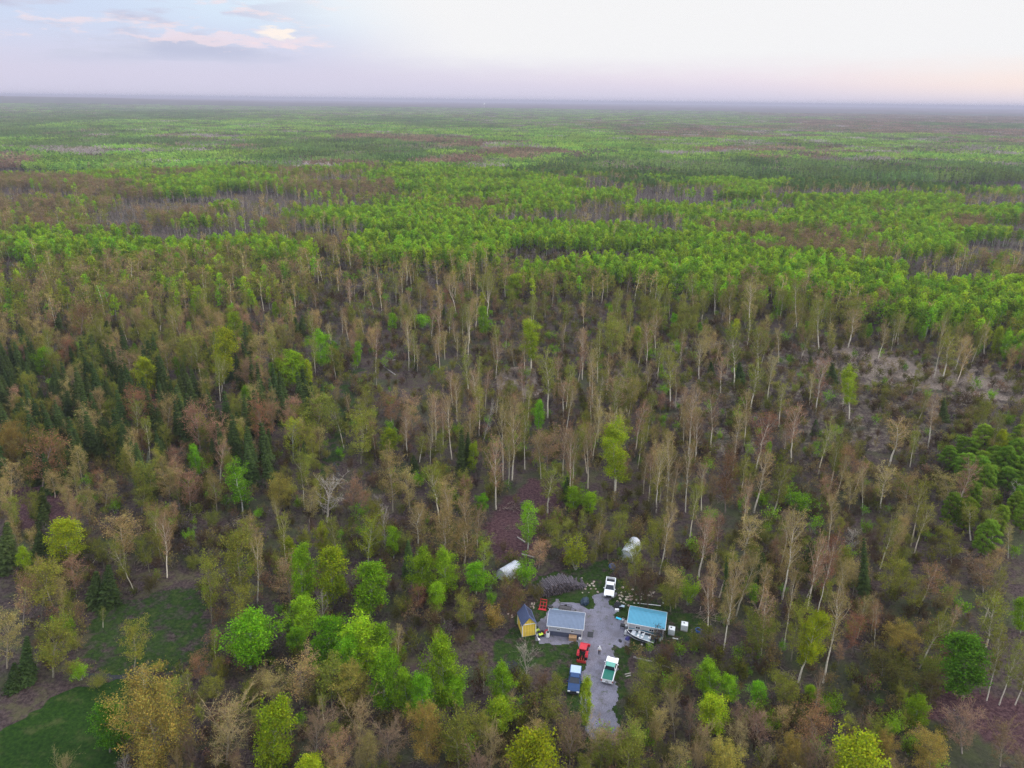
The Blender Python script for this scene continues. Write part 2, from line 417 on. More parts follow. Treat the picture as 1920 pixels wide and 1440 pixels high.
m, T = new_mat('gravel')
oc = T.n('ShaderNodeTexCoord').outputs['Object']
g1 = T.noise(oc, 6.0, 6, 0.8); g2 = T.noise(oc, 0.45, 5, 0.65); g3 = T.noise(oc, 0.9, 5, 0.7)
c = T.mix(T.ss(g1, 0.3, 0.7), (0.09, 0.088, 0.112), (0.25, 0.24, 0.295))
c = T.mix(T.m('MULTIPLY', T.ss(g2, 0.42, 0.62), 0.7), c, (0.12, 0.11, 0.125))
c = T.mix(T.m('MULTIPLY', T.ss(g3, 0.57, 0.66), 0.75), c, (0.055, 0.075, 0.03))
p = T.n('ShaderNodeBsdfPrincipled'); T.put(p.inputs['Base Color'], c); p.inputs['Roughness'].default_value = 0.9; p.inputs['Specular IOR Level'].default_value = 0.2
T.t.links.new(bump(T, g1, 0.6, 0.06), p.inputs['Normal']); out(T, p.outputs[0]); M_GRAVEL = m
patch('gravel_drive', DRIVE, 0.02, M_GRAVEL, 'pale grey gravel drive and yard between the cabins', 'drive', cell=.2)
ROAD = [(560, 1500), (700, 1440), (900, 1408), (1100, 1392), (1300, 1388), (1500, 1392), (1650, 1402), (1800, 1420), (1990, 1440), (1990, 1475), (1800, 1450), (1650, 1430), (1500, 1418), (1300, 1412), (1100, 1420), (900, 1440), (700, 1480), (600, 1540)]
m, T = new_mat('dark_water')
oc = T.n('ShaderNodeTexCoord').outputs['Object']
p = T.n('ShaderNodeBsdfPrincipled'); p.inputs['Base Color'].default_value = (0.012, 0.014, 0.016, 1); p.inputs['Roughness'].default_value = 0.3; p.inputs['Specular IOR Level'].default_value = 0.15
T.t.links.new(bump(T, T.noise(oc, 2.5, 3), 0.12, 0.03), p.inputs['Normal']); out(T, p.outputs[0]); M_WATER = m
patch('pond', [(932, 1247), (944, 1240), (965, 1240), (976, 1250), (970, 1262), (950, 1266), (936, 1260)], 0.03, M_WATER, 'small dark pond under bare shrubs below the yellow shed', 'pond', 0.3, 0.6)
patch('stream', [(150, 1262), (200, 1262), (240, 1266), (268, 1272), (266, 1281), (236, 1277), (200, 1270), (152, 1270)], 0.03, M_WATER, 'narrow dark stream between field and clearing', 'stream', 0.3, 0.5)
patch('track_puddle', [(622, 872), (630, 866), (634, 885), (640, 905), (632, 912), (624, 892)], 0.03, M_WATER, 'long puddle of standing water on the grassy track', 'puddle', 0.4, 0.4)
# ------------------------------------------------------------------ tree growing
class Geo:
    def __init__(s): s.v = []; s.t = []; s.q = []; s.c = []; s.n = 0
    def add(s, v, tris=None, quads=None, c=(1, 1, 1)):
        v = np.asarray(v, float).reshape(-1, 3); c = np.asarray(c, float)
        if c.ndim == 1: c = np.tile(c, (len(v), 1))
        s.v.append(v); s.c.append(c)
        if tris is not None and len(tris): s.t.append(np.asarray(tris) + s.n)
        if quads is not None and len(quads): s.q.append(np.asarray(quads) + s.n)
        s.n += len(v)
    def tube(s, P, R, n=6, c=(1, 1, 1)):
        P = np.asarray(P, float); m = len(P)
        D = np.gradient(P, axis=0); D /= np.linalg.norm(D, axis=1)[:, None] + 1e-9
        a = np.cross(D, [0.31, 0.95, 0.05]); a /= np.linalg.norm(a, axis=1)[:, None] + 1e-9; b = np.cross(D, a)
        th = np.arange(n) * 2 * PI / n
        V = P[:, None] + (a[:, None] * np.cos(th)[None, :, None] + b[:, None] * np.sin(th)[None, :, None]) * np.asarray(R)[:, None, None]
        i = np.arange(m - 1)[:, None] * n; k = np.arange(n)[None]; k2 = (k + 1) % n
        Q = np.stack([i + k, i + k2, i + n + k2, i + n + k], -1).reshape(-1, 4)
        s.add(V.reshape(-1, 3), quads=Q, c=c)
    def spikes(s, A, B, r, c):
        """thin 3-sided cones from A to B"""
        A = np.asarray(A); B = np.asarray(B); n = len(A)
        if not n: return
        D = B - A; a = np.cross(D, [0.3, 0.2, 0.93]); a /= np.linalg.norm(a, axis=1)[:, None] + 1e-9
        b = np.cross(D, a); b /= np.linalg.norm(b, axis=1)[:, None] + 1e-9
        r = np.broadcast_to(np.asarray(r, float), (n,))[:, None]
        V = np.stack([A + a * r, A - a * r * .5 + b * r * .87, A - a * r * .5 - b * r * .87, B], 1)
        i = np.arange(n)[:, None] * 4
        T = np.concatenate([i + [0, 1, 3], i + [1, 2, 3], i + [2, 0, 3]])
        s.add(V.reshape(-1, 3), tris=T, c=np.repeat(np.asarray(c).reshape(-1, 3) if np.ndim(c) > 1 else np.tile(c, (n, 1)), 4, axis=0))
    def cards(s, P, size, c, rs, flat=0.0, asp=1.0):
        """leaf-like quads, random facing"""
        n = len(P)
        if not n: return
        u = rs.normal(size=(n, 3)); u[:, 2] *= (1 - flat); u /= np.linalg.norm(u, axis=1)[:, None] + 1e-9
        w_ = rs.normal(size=(n, 3)); w_ = w_ - u * (w_ * u).sum(1)[:, None]; w_ /= np.linalg.norm(w_, axis=1)[:, None] + 1e-9
        sz = (np.asarray(size) * rs.uniform(.6, 1.35, n))[:, None] * .5
        u = u * sz * asp; w_ = w_ * sz
        V = np.stack([P - u, P - w_ * .8, P + u, P + w_ * .8], 1)
        i = np.arange(n)[:, None] * 4
        s.add(V.reshape(-1, 3), quads=i + [0, 1, 2, 3], c=np.repeat(c, 4, axis=0))
    def mesh(s, name, mats, matidx=None):
        V = np.concatenate(s.v); C_ = np.concatenate(s.c)
        t = np.concatenate(s.t) if s.t else np.zeros((0, 3), int); q = np.concatenate(s.q) if s.q else np.zeros((0, 4), int)
        me = bpy.data.meshes.new(name)
        me.vertices.add(len(V)); me.vertices.foreach_set('co', V.ravel().astype(np.float32))
        L = np.concatenate([t.ravel(), q.ravel()]).astype(np.int32)
        me.loops.add(len(L)); me.loops.foreach_set('vertex_index', L)
        tot = np.concatenate([np.full(len(t), 3), np.full(len(q), 4)]).astype(np.int32)
        st = np.concatenate([[0], np.cumsum(tot)[:-1]]).astype(np.int32)
        me.polygons.add(len(tot)); me.polygons.foreach_set('loop_start', st); me.polygons.foreach_set('loop_total', tot)
        a = me.color_attributes.new('col', 'FLOAT_COLOR', 'POINT')
        a.data.foreach_set('color', np.concatenate([np.clip(C_, 0, 1), np.ones((len(C_), 1))], 1).ravel().astype(np.float32))
        for m_ in mats: me.materials.append(m_)
        me.update()
        return me

def tint(c, n, rs, v=0.22, h=0.12):
    c = np.asarray(c, float)[None] * (1 + rs.uniform(-v, v, (n, 1)))
    return np.clip(c * (1 + rs.uniform(-h, h, (n, 3))), 0, 1)
def nrm_(v): return v / (np.linalg.norm(v, axis=-1, keepdims=True) + 1e-9)

def poly_branch(p0, d0, L, bend, rs, n=5, wob=0.08):
    """curving polyline; bend>0 turns upward"""
    P = [np.array(p0, float)]; d = np.array(d0, float)
    for i in range(n - 1):
        d = nrm_(d + np.array([0, 0, bend / n]) + rs.normal(0, wob, 3)); P.append(P[-1] + d * L / (n - 1))
    return np.array(P)

PROF = {  # crown outline: relative radius at relative crown height 0..1
    'oval': lambda t: np.sin(PI * (0.12 + 0.80 * t)) ** 0.75,
    'vase': lambda t: 0.35 + 0.85 * t ** 0.8 * (1.05 - t ** 5),
    'tall': lambda t: 0.35 + 0.65 * np.sin(PI * np.clip(t, 0, 1) * .92) ** .8,
    'leafy': lambda t: (1 - t) ** 0.55 * (0.55 + 0.9 * np.minimum(t * 2.2, 1)) / 1.25,
    'cone': lambda t: (1 - t) * 0.97 + 0.04,
    'shrub': lambda t: 0.55 + 0.45 * np.sin(PI * t),
}

def grow(form, seed, H=14.0, R=2.8, base=0.3, nb=22, n2=6, n3=4, elev=45, bend=0.5, leaves=2500, lsize=0.14, trunk_r=0.16,
         lean=0.0, leaf_spread=0.35, lift=0.5, twig=0.75, twig_r=0.017, sticks=True, fork=0):
    """returns (limb polylines, twig starts, twig ends, leaf points) for one tree of height H"""
    rs = np.random.RandomState(seed)
    prof = PROF[form]; limbs = []; A = []; B = []
    nT = 9
    tz = np.linspace(0, 1, nT)
    tx = np.cumsum(rs.normal(0, 0.016 * H, nT)) * tz ** .8; ty = np.cumsum(rs.normal(0, 0.016 * H, nT)) * tz ** .8
    tx -= tx[0]; ty -= ty[0]
    topk = 0.97 if form != 'vase' else base + .22
    TR = np.stack([tx, ty, tz * H * topk], -1)
    trunks = [(TR, trunk_r * (1 - tz * (0.86 if form != 'vase' else .45)))]
    if form == 'shrub':
        trunks = []
        for k in range(6):
            a = rs.uniform(0, 2 * PI); d = nrm_(np.array([math.cos(a) * .45, math.sin(a) * .45, 1.0]))
            P = poly_branch([rs.normal(0, .2), rs.normal(0, .2), 0], d, H * rs.uniform(.6, .95), .3, rs, 6, .06)
            trunks.append((P, np.linspace(trunk_r, trunk_r * .2, 6)))
    def on(P, t):
        f = t * (len(P) - 1); i = min(int(f), len(P) - 2); return P[i] + (P[i + 1] - P[i]) * (f - i)
    L1 = []
    ga = rs.uniform(0, 6.28)
    for k in range(nb):
        t = (k + rs.uniform(0, .9)) / nb
        ga += 2.4 + rs.normal(0, .35)
        if form == 'shrub':
            P, _ = trunks[k % len(trunks)]; p0 = on(P, 0.12 + 0.8 * t); r = R * prof(t) * rs.uniform(.5, .95); e = math.radians(rs.normal(elev, 10))
        elif form == 'vase':
            p0 = on(TR, 0.72 + 0.28 * t); r = None; e = math.radians(rs.normal(elev + 6, 7))
        else:
            z = base + (1 - base) * t; p0 = on(TR, z / 0.97 * .97); r = R * prof(t) * rs.uniform(.5, 1.25); e = math.radians(rs.normal(elev + 22 * t, 7))
        d = np.array([math.cos(ga) * math.cos(e), math.sin(ga) * math.cos(e), math.sin(e)])
        if form == 'vase': L = (H - p0[2]) * rs.uniform(.8, 1.08) / max(math.sin(e), .5)
        else: L = r / max(math.cos(e), .35)
        P = poly_branch(p0, d, L, bend, rs, 5)
        limbs.append((P, np.linspace(1, .22, 5) * trunk_r * (0.42 if form != 'vase' else .55) * (1.0 - .45 * t)))
        L1.append((P, L, ga))
    tipsA = []
    for P, L, g0 in L1:
        for j in range(n2):
            s_ = 0.28 + 0.72 * (j + rs.uniform(.2, .9)) / n2
            p0 = on(P, s_); dd = nrm_(on(P, min(1, s_ + .05)) - on(P, max(0, s_ - .1)))
            d = nrm_(dd * .75 + rs.normal(0, .55, 3) + np.array([0, 0, .28 * lift]))
            l = L * rs.uniform(.22, .42) * (1.15 - .5 * s_)
            e1 = p0 + d * l
            A.append(p0); B.append(e1); tipsA.append((p0, e1, l))
    A = np.array(A); B = np.array(B)
    # fine twigs on every second-order branch
    m = len(A)
    s_ = rs.uniform(.25, 1.0, (m, n3, 1)); p0 = A[:, None] + (B - A)[:, None] * s_
    d = nrm_(nrm_(B - A)[:, None] * .8 + rs.normal(0, .5, (m, n3, 3)) + [0, 0, .35 * lift])
    l = rs.uniform(.5, 1.1, (m, n3, 1)) * twig
    tA = p0.reshape(-1, 3); tB = (p0 + d * l).reshape(-1, 3)
    pool = np.concatenate([tB, tA * .5 + tB * .5, B])
    pk = pool[rs.randint(0, len(pool), leaves)] + rs.normal(0, leaf_spread, (leaves, 3))
    return dict(rs=rs, trunks=trunks, limbs=limbs, A=A, B=B, tA=tA, tB=tB, leaf=pk, twig_r=twig_r, lsize=lsize, H=H, R=R)

def dress(g, bark, twigc, leafc, nsides=6, leafc2=None, flat=0.0):
    """two Geos: woody trunk with limbs; crown of twigs and leaves"""
    rs = np.random.RandomState(7)
    tr = Geo(); cr = Geo()
    bark = np.array(bark)
    for P, Rr in g['trunks']: tr.tube(P, Rr, nsides + 1, bark)
    for P, Rr in g['limbs']: tr.tube(P, np.maximum(Rr, .014), max(3, nsides - 2), bark * .5 + np.array(twigc) * .5)
    cr.spikes(g['A'], g['B'], 0.034 * g['H'] / 14, np.array(twigc) * .8 + bark * .15)
    cr.spikes(g['tA'], g['tB'], g['twig_r'], tint(twigc, len(g['tA']), rs))
    n = len(g['leaf'])
    if n:
        c = tint(leafc, n, rs)
        if leafc2 is not None:
            k = rs.rand(n) < 0.35; c[k] = tint(leafc2, int(k.sum()), rs)
        q_ = np.floor(g['leaf'] / (.085 * g['H'] + .3)).astype(np.int64); hs = ((q_[:, 0] * 73856093) ^ (q_[:, 1] * 19349663) ^ (q_[:, 2] * 83492791)) % 97 / 96.0
        c = c * (.72 + .56 * hs[:, None]); cr.cards(g['leaf'], g['lsize'], c, rs, flat, 1.15)
    return tr, cr

def spruce(seed, H=11, R=2.0, dark=(0.032, 0.058, 0.022), tipc=(0.068, 0.105, 0.030), tiers=26, lod=0, base=0.04):
    rs = np.random.RandomState(seed); tr = Geo(); cr = Geo()
    tr.tube([[0, 0, 0], [0, 0, H * .5], [0, 0, H * .98]], [.15 * H / 11, .09 * H / 11, .02], 6, (0.10, 0.08, 0.065))
    P = []; N = []; C_ = []
    for i in range(tiers):
        t = (i + rs.uniform(-.3, .3)) / tiers; z = H * (base + (1 - base) * t); r = R * ((1 - t) ** .85) * rs.uniform(.82, 1.1) + .12
        nb = int(7 + 7 * (1 - t)) if lod == 0 else 5
        for k in range(nb):
            a = 2 * PI * (k + rs.uniform(-.3, .3)) / nb + i * 1.1; rr_ = r * rs.uniform(.72, 1.1)
            dr = np.array([math.cos(a), math.sin(a), 0]); tip = dr * rr_ + [0, 0, z - rr_ * (.28 + .1 * (1 - t))]; root = np.array([0, 0, z])
            side = np.array([-dr[1], dr[0], 0]); wd = .2 * rr_ + .14
            mid = root * .45 + tip * .55 + [0, 0, .10]
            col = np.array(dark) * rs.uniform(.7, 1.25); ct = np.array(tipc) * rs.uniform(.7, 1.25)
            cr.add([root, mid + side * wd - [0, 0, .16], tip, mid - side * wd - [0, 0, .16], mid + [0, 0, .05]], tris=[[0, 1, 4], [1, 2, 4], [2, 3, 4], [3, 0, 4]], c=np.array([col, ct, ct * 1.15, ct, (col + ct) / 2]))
            if lod == 0:
                for q in range(5):
                    u = rs.uniform(.35, 1); b0 = root * (1 - u) + tip * u; sd = side * (1 if q % 2 else -1)
                    P.append(b0); N.append(b0 + sd * wd * rs.uniform(.7, 1.5) + dr * .22 - [0, 0, .12])
    if P: cr.spikes(P, N, .065, tint(tipc, len(P), rs, .35))
    cr.spikes([[0, 0, H * .93]], [[0, 0, H * 1.02]], .06, np.array([tipc]))
    return tr, cr

def pine(seed, H=11, R=2.6, col=(0.12, 0.22, 0.018), col2=(0.22, 0.34, 0.03), n=2600, size=.34):
    rs = np.random.RandomState(seed); tr = Geo(); cr = Geo()
    tr.tube([[0, 0, 0], [0, .1, H * .5], [0, 0, H * .93]], [.18, .12, .04], 7, (0.16, 0.11, 0.08))
    cl = 46; cen = []
    for i in range(cl):
        t = (i + .5) / cl; z = H * (.16 + .80 * t); r = R * math.sin(PI * (.16 + .80 * t)) ** .7
        a = i * 2.4; q = rs.uniform(.55, .92); cen.append([math.cos(a) * r * q, math.sin(a) * r * q, z])
        tr.tube([[0, 0, z - .8], [math.cos(a) * r * q * .5, math.sin(a) * r * q * .5, z - .4], cen[-1]], [.05, .035, .015], 4, (0.14, 0.10, 0.07))
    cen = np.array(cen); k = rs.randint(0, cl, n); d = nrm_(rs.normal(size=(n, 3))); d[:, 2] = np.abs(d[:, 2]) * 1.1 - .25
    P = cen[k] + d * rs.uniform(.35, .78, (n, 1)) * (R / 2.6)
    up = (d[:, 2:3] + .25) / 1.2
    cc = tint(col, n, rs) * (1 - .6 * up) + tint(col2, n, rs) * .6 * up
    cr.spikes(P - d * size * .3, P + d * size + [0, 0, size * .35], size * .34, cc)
    return tr, cr

# palettes: bark, twig, leaf, second leaf
PAL = {
    'b': ((0.36, 0.31, 0.23), (0.32, 0.2432, 0.1216), (0.384, 0.288, 0.1024), (0.2688, 0.2432, 0.0704)),     # tan buds
    'p': ((0.3, 0.26, 0.22), (0.2806, 0.183, 0.122), (0.3538, 0.2013, 0.1159), (0.2684, 0.2074, 0.0854)),         # pinkish buds
    'r': ((0.25, 0.2, 0.17), (0.1995, 0.1155, 0.0683), (0.2835, 0.1313, 0.0683), (0.21, 0.1365, 0.0578)),        # rust red buds
    'o': ((0.26, 0.24, 0.17), (0.1955, 0.1725, 0.0575), (0.23, 0.2415, 0.0322), (0.1725, 0.207, 0.0276)),        # olive buds
    'q': ((0.18, 0.16, 0.12), (0.10, 0.08, 0.03), (0.115, 0.105, 0.022), (0.08, 0.09, 0.02)),        # dark olive brown
    'y': ((0.26, 0.22, 0.15), (0.231, 0.176, 0.066), (0.352, 0.264, 0.055), (0.242, 0.22, 0.0495)),           # ochre
    'l': ((0.40, 0.40, 0.32), (0.20, 0.22, 0.08), (0.31, 0.37, 0.014), (0.23, 0.33, 0.014)),          # lime
    'g': ((0.42, 0.43, 0.37), (0.1575, 0.21, 0.0525), (0.1575, 0.315, 0.0105), (0.21, 0.3675, 0.0147)),         # fresh green
    'd': ((0.20, 0.18, 0.14), (0.06, 0.09, 0.03), (0.085, 0.20, 0.014), (0.12, 0.26, 0.016)),         # deep green
    'w': ((0.36, 0.33, 0.28), (0.396, 0.352, 0.297), (0.33, 0.297, 0.242), (0.33, 0.297, 0.242)),            # bare grey white
    'k': ((0.17, 0.12, 0.09), (0.11, 0.07, 0.042), (0.13, 0.075, 0.04), (0.10, 0.08, 0.035)),         # brown
    'm': ((0.30, 0.27, 0.24), (0.17, 0.135, 0.135), (0.19, 0.15, 0.145), (0.16, 0.15, 0.11)),         # mauve-grey bare
}
PALE = (0.66, 0.60, 0.49)
VAR = {}      # key -> list of dict(H, R, trunk mesh, crown mesh, whole mesh)
def register(key, name, tr, cr, H, R, single=True, whole=True):
    if not key.startswith('f') and cr.v and key != 'K':
        V_ = np.concatenate(cr.v); H = float(np.quantile(V_[:, 2], .997)); R = float(np.quantile(np.hypot(V_[:, 0], V_[:, 1]), .96))
    e = dict(H=H, R=R, name=name)
    if single:
        e['trunk'] = tr.mesh('trunk', [M_BARK]); e['crown'] = cr.mesh('crown', [M_LEAF])
    if whole:
        g = Geo(); 
        for s_ in (tr, cr):
            off = g.n
            g.v += s_.v; g.c += s_.c; g.t += [x + off for x in s_.t]; g.q += [x + off for x in s_.q]; g.n += s_.n
        me = g.mesh('whole_' + key, [M_LEAF]); e['whole'] = me
    VAR.setdefault(key, []).append(e)

def make(key, pal, form, seeds, bark=None, **kw):
    bk, tw, lf, lf2 = PAL[pal]
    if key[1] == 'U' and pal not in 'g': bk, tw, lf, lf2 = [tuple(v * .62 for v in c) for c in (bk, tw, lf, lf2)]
    for sd in seeds:
        g = grow(form, sd, **kw)
        tr, cr = dress(g, bark or bk, tw, lf, leafc2=lf2)
        register(key, key, tr, cr, g['H'], kw.get('R', 2.8))

# near trees: key = palette + form letter
for pal in 'bpro':
    make(pal + 'S', pal, 'oval', (11, 12, 13), H=13, R=3.0, base=.24, nb=26, n2=7, n3=6, elev=38, leaves=3600 if pal != 'o' else 4600, lsize=.155 if pal != 'o' else .18, leaf_spread=.28)
make('yS', 'y', 'oval', (14, 15), H=14, R=4.0, base=.10, nb=34, n2=8, n3=6, elev=28, leaves=15000, lsize=.165, leaf_spread=.36)
make('wS', 'w', 'oval', (16, 17), H=12, R=2.8, base=.22, nb=20, n2=6, n3=4, elev=42, leaves=150, lsize=.08)
make('bN', 'b', 'oval', (41, 42), H=13, R=3.6, base=.14, nb=24, n2=9, n3=9, elev=55, bend=.35, leaves=1500, lsize=.11, twig=1.1, twig_r=.022)
make('pN', 'p', 'oval', (43, 44), H=13, R=3.6, base=.14, nb=24, n2=9, n3=9, elev=52, bend=.35, leaves=1500, lsize=.11, twig=1.1, twig_r=.022)
for pal in 'bpo':
    make(pal + 'T', pal, 'tall', (21, 22, 23), bark=PALE, H=18, R=2.4, base=.40, nb=26, n2=7, n3=5, elev=44, leaves=2400 if pal != 'o' else 3400, lsize=.15 if pal != 'o' else .18, trunk_r=.21, leaf_spread=.25)
make('lT', 'l', 'tall', (24, 25), bark=PALE, H=17, R=2.4, base=.32, nb=26, n2=7, n3=4, elev=35, leaves=14000, lsize=.18, trunk_r=.21, leaf_spread=.34)
for pal in 'bo':
    make(pal + 'V', pal, 'vase', (31, 32), bark=PALE, H=15, R=3.0, base=.34, nb=11, n2=11, n3=8, elev=64, bend=.5, leaves=2200, lsize=.14, trunk_r=.2, twig=.9)
for pal, ls in (('g', .175), ('l', .175), ('d', .18)):
    make(pal + 'L', pal, 'leafy', (51, 52, 53), H=11, R=2.6, base=.10, nb=30, n2=7, n3=4, elev=36, leaves=10500, lsize=ls, leaf_spread=.26, trunk_r=.13)
for pal in 'okgq':
    make(pal + 'H', pal, 'shrub', (61, 62, 63), H=4.5, R=2.2, nb=30, n2=6, n3=6, elev=52, leaves=3000 if pal != 'k' else 1600, lsize=.13 if pal != 'g' else .18, leaf_spread=.22, trunk_r=.045, twig=.55, twig_r=.013)
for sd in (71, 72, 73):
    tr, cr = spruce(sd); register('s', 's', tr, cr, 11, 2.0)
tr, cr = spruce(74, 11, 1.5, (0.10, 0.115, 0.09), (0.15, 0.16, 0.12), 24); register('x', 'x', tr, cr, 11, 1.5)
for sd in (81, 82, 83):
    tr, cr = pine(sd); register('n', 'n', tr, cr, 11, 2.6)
# saplings and sticks for the undergrowth
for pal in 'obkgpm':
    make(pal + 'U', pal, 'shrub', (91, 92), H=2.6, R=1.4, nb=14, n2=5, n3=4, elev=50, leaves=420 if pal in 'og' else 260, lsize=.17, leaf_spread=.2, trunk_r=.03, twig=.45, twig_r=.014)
def sticks_mesh(seed, n=46, size=2.6, cols=((0.36, 0.30, 0.24), (0.25, 0.20, 0.16))):
    rs = np.random.RandomState(seed); g = Geo()
    for i in range(n):
        a = rs.uniform(0, 2 * PI); l = rs.uniform(.4, 1.0) * size; c = rs.normal(0, size * .45, 2); z = rs.uniform(.05, .45)
        d = np.array([math.cos(a), math.sin(a), rs.uniform(-.12, .2)]) * l * .5
        p = np.array([c[0], c[1], z + .1]); g.spikes([p - d], [p + d], rs.uniform(.03, .07), np.array([cols[i % 2]]) * rs.uniform(.7, 1.2))
    return g
for sd in (95, 96, 97):
    g = sticks_mesh(sd); register('K', 'K', Geo(), g, 1, 1, single=False)

# ---- coarser trees for the middle distance
def mid(key, pal, seeds, form='oval', bark=None, **kw):
    bk, tw, lf, lf2 = PAL[pal]; lf = kw.pop('lf', lf); lf2 = kw.pop('lf2', lf2); tw = kw.pop('tw', tw)
    for sd in seeds:
        g = grow(form, sd, **kw); tr = Geo(); cr = Geo(); rs = np.random.RandomState(sd)
        bk2 = np.array(bark or bk)
        for P, R_ in g['trunks']: tr.tube(P[::2], R_[::2] * 1.25, 4, bk2)
        cr.spikes(g['A'], g['B'], .06, tint(tw, len(g['A']), rs))
        cr.spikes(g['tA'], g['tB'], .045, tint(tw, len(g['tA']), rs))
        n = len(g['leaf']); c = tint(lf, n, rs, .25); k = rs.rand(n) < .35; c[k] = tint(lf2, int(k.sum()), rs, .25)
        cr.cards(g['leaf'], g['lsize'], c, rs, 0, 1.1)
        register(key, key, tr, cr, g['H'], kw.get('R', 2.8), single=False)
mid('mG', 'g', (101, 102, 103), 'leafy', lf=(0.22, 0.40, 0.018), lf2=(0.27, 0.43, 0.022), H=13, R=2.2, base=.3, nb=16, n2=3, n3=1, elev=34, leaves=560, lsize=.55, leaf_spread=.38)
mid('mG', 'g', (98, 99), 'leafy', H=13, R=2.0, base=.35, nb=16, n2=3, n3=1, elev=40, leaves=520, lsize=.55, leaf_spread=.4, lf=(0.30, 0.43, 0.02), lf2=(0.25, 0.35, 0.03))
mid('mG', 'd', (94, 93), 'oval', H=13, R=2.1, base=.3, nb=16, n2=3, n3=1, elev=36, leaves=480, lsize=.55, leaf_spread=.4, lf=(0.16, 0.29, 0.02), lf2=(0.19, 0.28, 0.03))
mid('mO', 'o', (104, 105), 'oval', H=13, R=2.8, base=.25, nb=14, n2=4, n3=2, elev=38, leaves=330, lsize=.5, leaf_spread=.4)
mid('mB', 'p', (106, 107, 108), lf=(0.26, 0.18, 0.095), lf2=(0.22, 0.19, 0.06), form='oval', tw=(0.24, 0.165, 0.105), H=13, R=3.2, base=.25, nb=16, n2=5, n3=2, elev=36, leaves=360, lsize=.5, leaf_spread=.4)
mid('mW', 'w', (109, 110), 'tall', bark=(0.42, 0.38, 0.35), H=14, R=1.8, base=.4, nb=12, n2=4, n3=2, elev=48, leaves=60, lsize=.3, tw=(0.36, 0.31, 0.29))
mid('mM', 'm', (111, 112), 'oval', H=12, R=2.2, base=.3, nb=14, n2=5, n3=3, elev=45, leaves=140, lsize=.32)
mid('mT', 'b', (113, 114), 'tall', H=17, R=2.0, base=.5, nb=13, n2=4, n3=2, elev=40, leaves=170, lsize=.42, bark=PALE)
for sd in (115, 116):
    tr, cr = spruce(sd, 12, 2.2, (0.075, 0.125, 0.045), (0.13, 0.215, 0.06), 13, lod=1); register('mS', 'mS', tr, cr, 12, 2.2, single=False)
for sd in (117, 118):
    tr, cr = pine(sd, 13, 2.5, (0.10, 0.18, 0.035), (0.16, 0.28, 0.05), n=360, size=.8); register('mP', 'mP', tr, cr, 13, 2.5, single=False)

# ---- tiles of far woods, 46 m across
FARC = {
    'fG': [((0.215, 0.37, 0.055), 6), ((0.27, 0.41, 0.06), 4), ((0.073, 0.159, 0.037), 2)],
    'fL': [((0.22, 0.37, 0.055), 5), ((0.16, 0.29, 0.05), 4), ((0.29, 0.28, 0.11), 2)],
    'fC': [((0.17, 0.27, 0.07), 6), ((0.14, 0.21, 0.07), 4), ((0.19, 0.31, 0.055), 3)],
    'fB': [((0.293, 0.183, 0.122), 5), ((0.244, 0.195, 0.110), 4), ((0.122, 0.146, 0.061), 1)],
    'fW': [((0.390, 0.329, 0.305), 5), ((0.317, 0.268, 0.244), 4), ((0.146, 0.159, 0.073), 2)],
    'fM': [((0.183, 0.268, 0.061), 4), ((0.244, 0.195, 0.122), 3), ((0.061, 0.110, 0.043), 3), ((0.232, 0.207, 0.159), 2)],
}
def far_tile(key, seed, size=46, n=175):
    rs = np.random.RandomState(seed); g = Geo(); cols = []
    for c, k in FARC[key]: cols += [c] * k
    for i in range(n):
        x, y = rs.uniform(-size * .58, size * .58, 2)
        if math.hypot(x, y) > size * .66: continue
        H = rs.uniform(9.5, 14.5); R = rs.uniform(1.4, 2.5) * (0.75 if key == 'fC' else 1); c = np.array(cols[rs.randint(len(cols))])
        m_ = 30; u = nrm_(rs.normal(size=(m_, 3))); rad = rs.uniform(.6, 1.0, (m_, 1))
        if key == 'fC':
            t = rs.rand(m_); ang = rs.rand(m_) * 6.28
            P = np.stack([x + np.cos(ang) * R * (1 - t), y + np.sin(ang) * R * (1 - t), H * (.3 + .7 * t)], -1)
        else:
            P = np.array([x, y, H * .66]) + u * rad * [R, R, H * .33]
        g.cards(P, 1.35 if key not in ('fW',) else 1.0, tint(c * rs.uniform(.8, 1.2), m_, rs, .2, .06), rs, 0, 1.1)
        tc_ = (0.26, 0.23, 0.20)
        g.spikes([[x, y, -1]], [[x, y, H * .8]], .22, np.array([tc_]))
    return g
for key in FARC:
    for sd in (201, 202):
        register(key, key, Geo(), far_tile(key, sd + ord(key[1])), 13, 23, single=False)
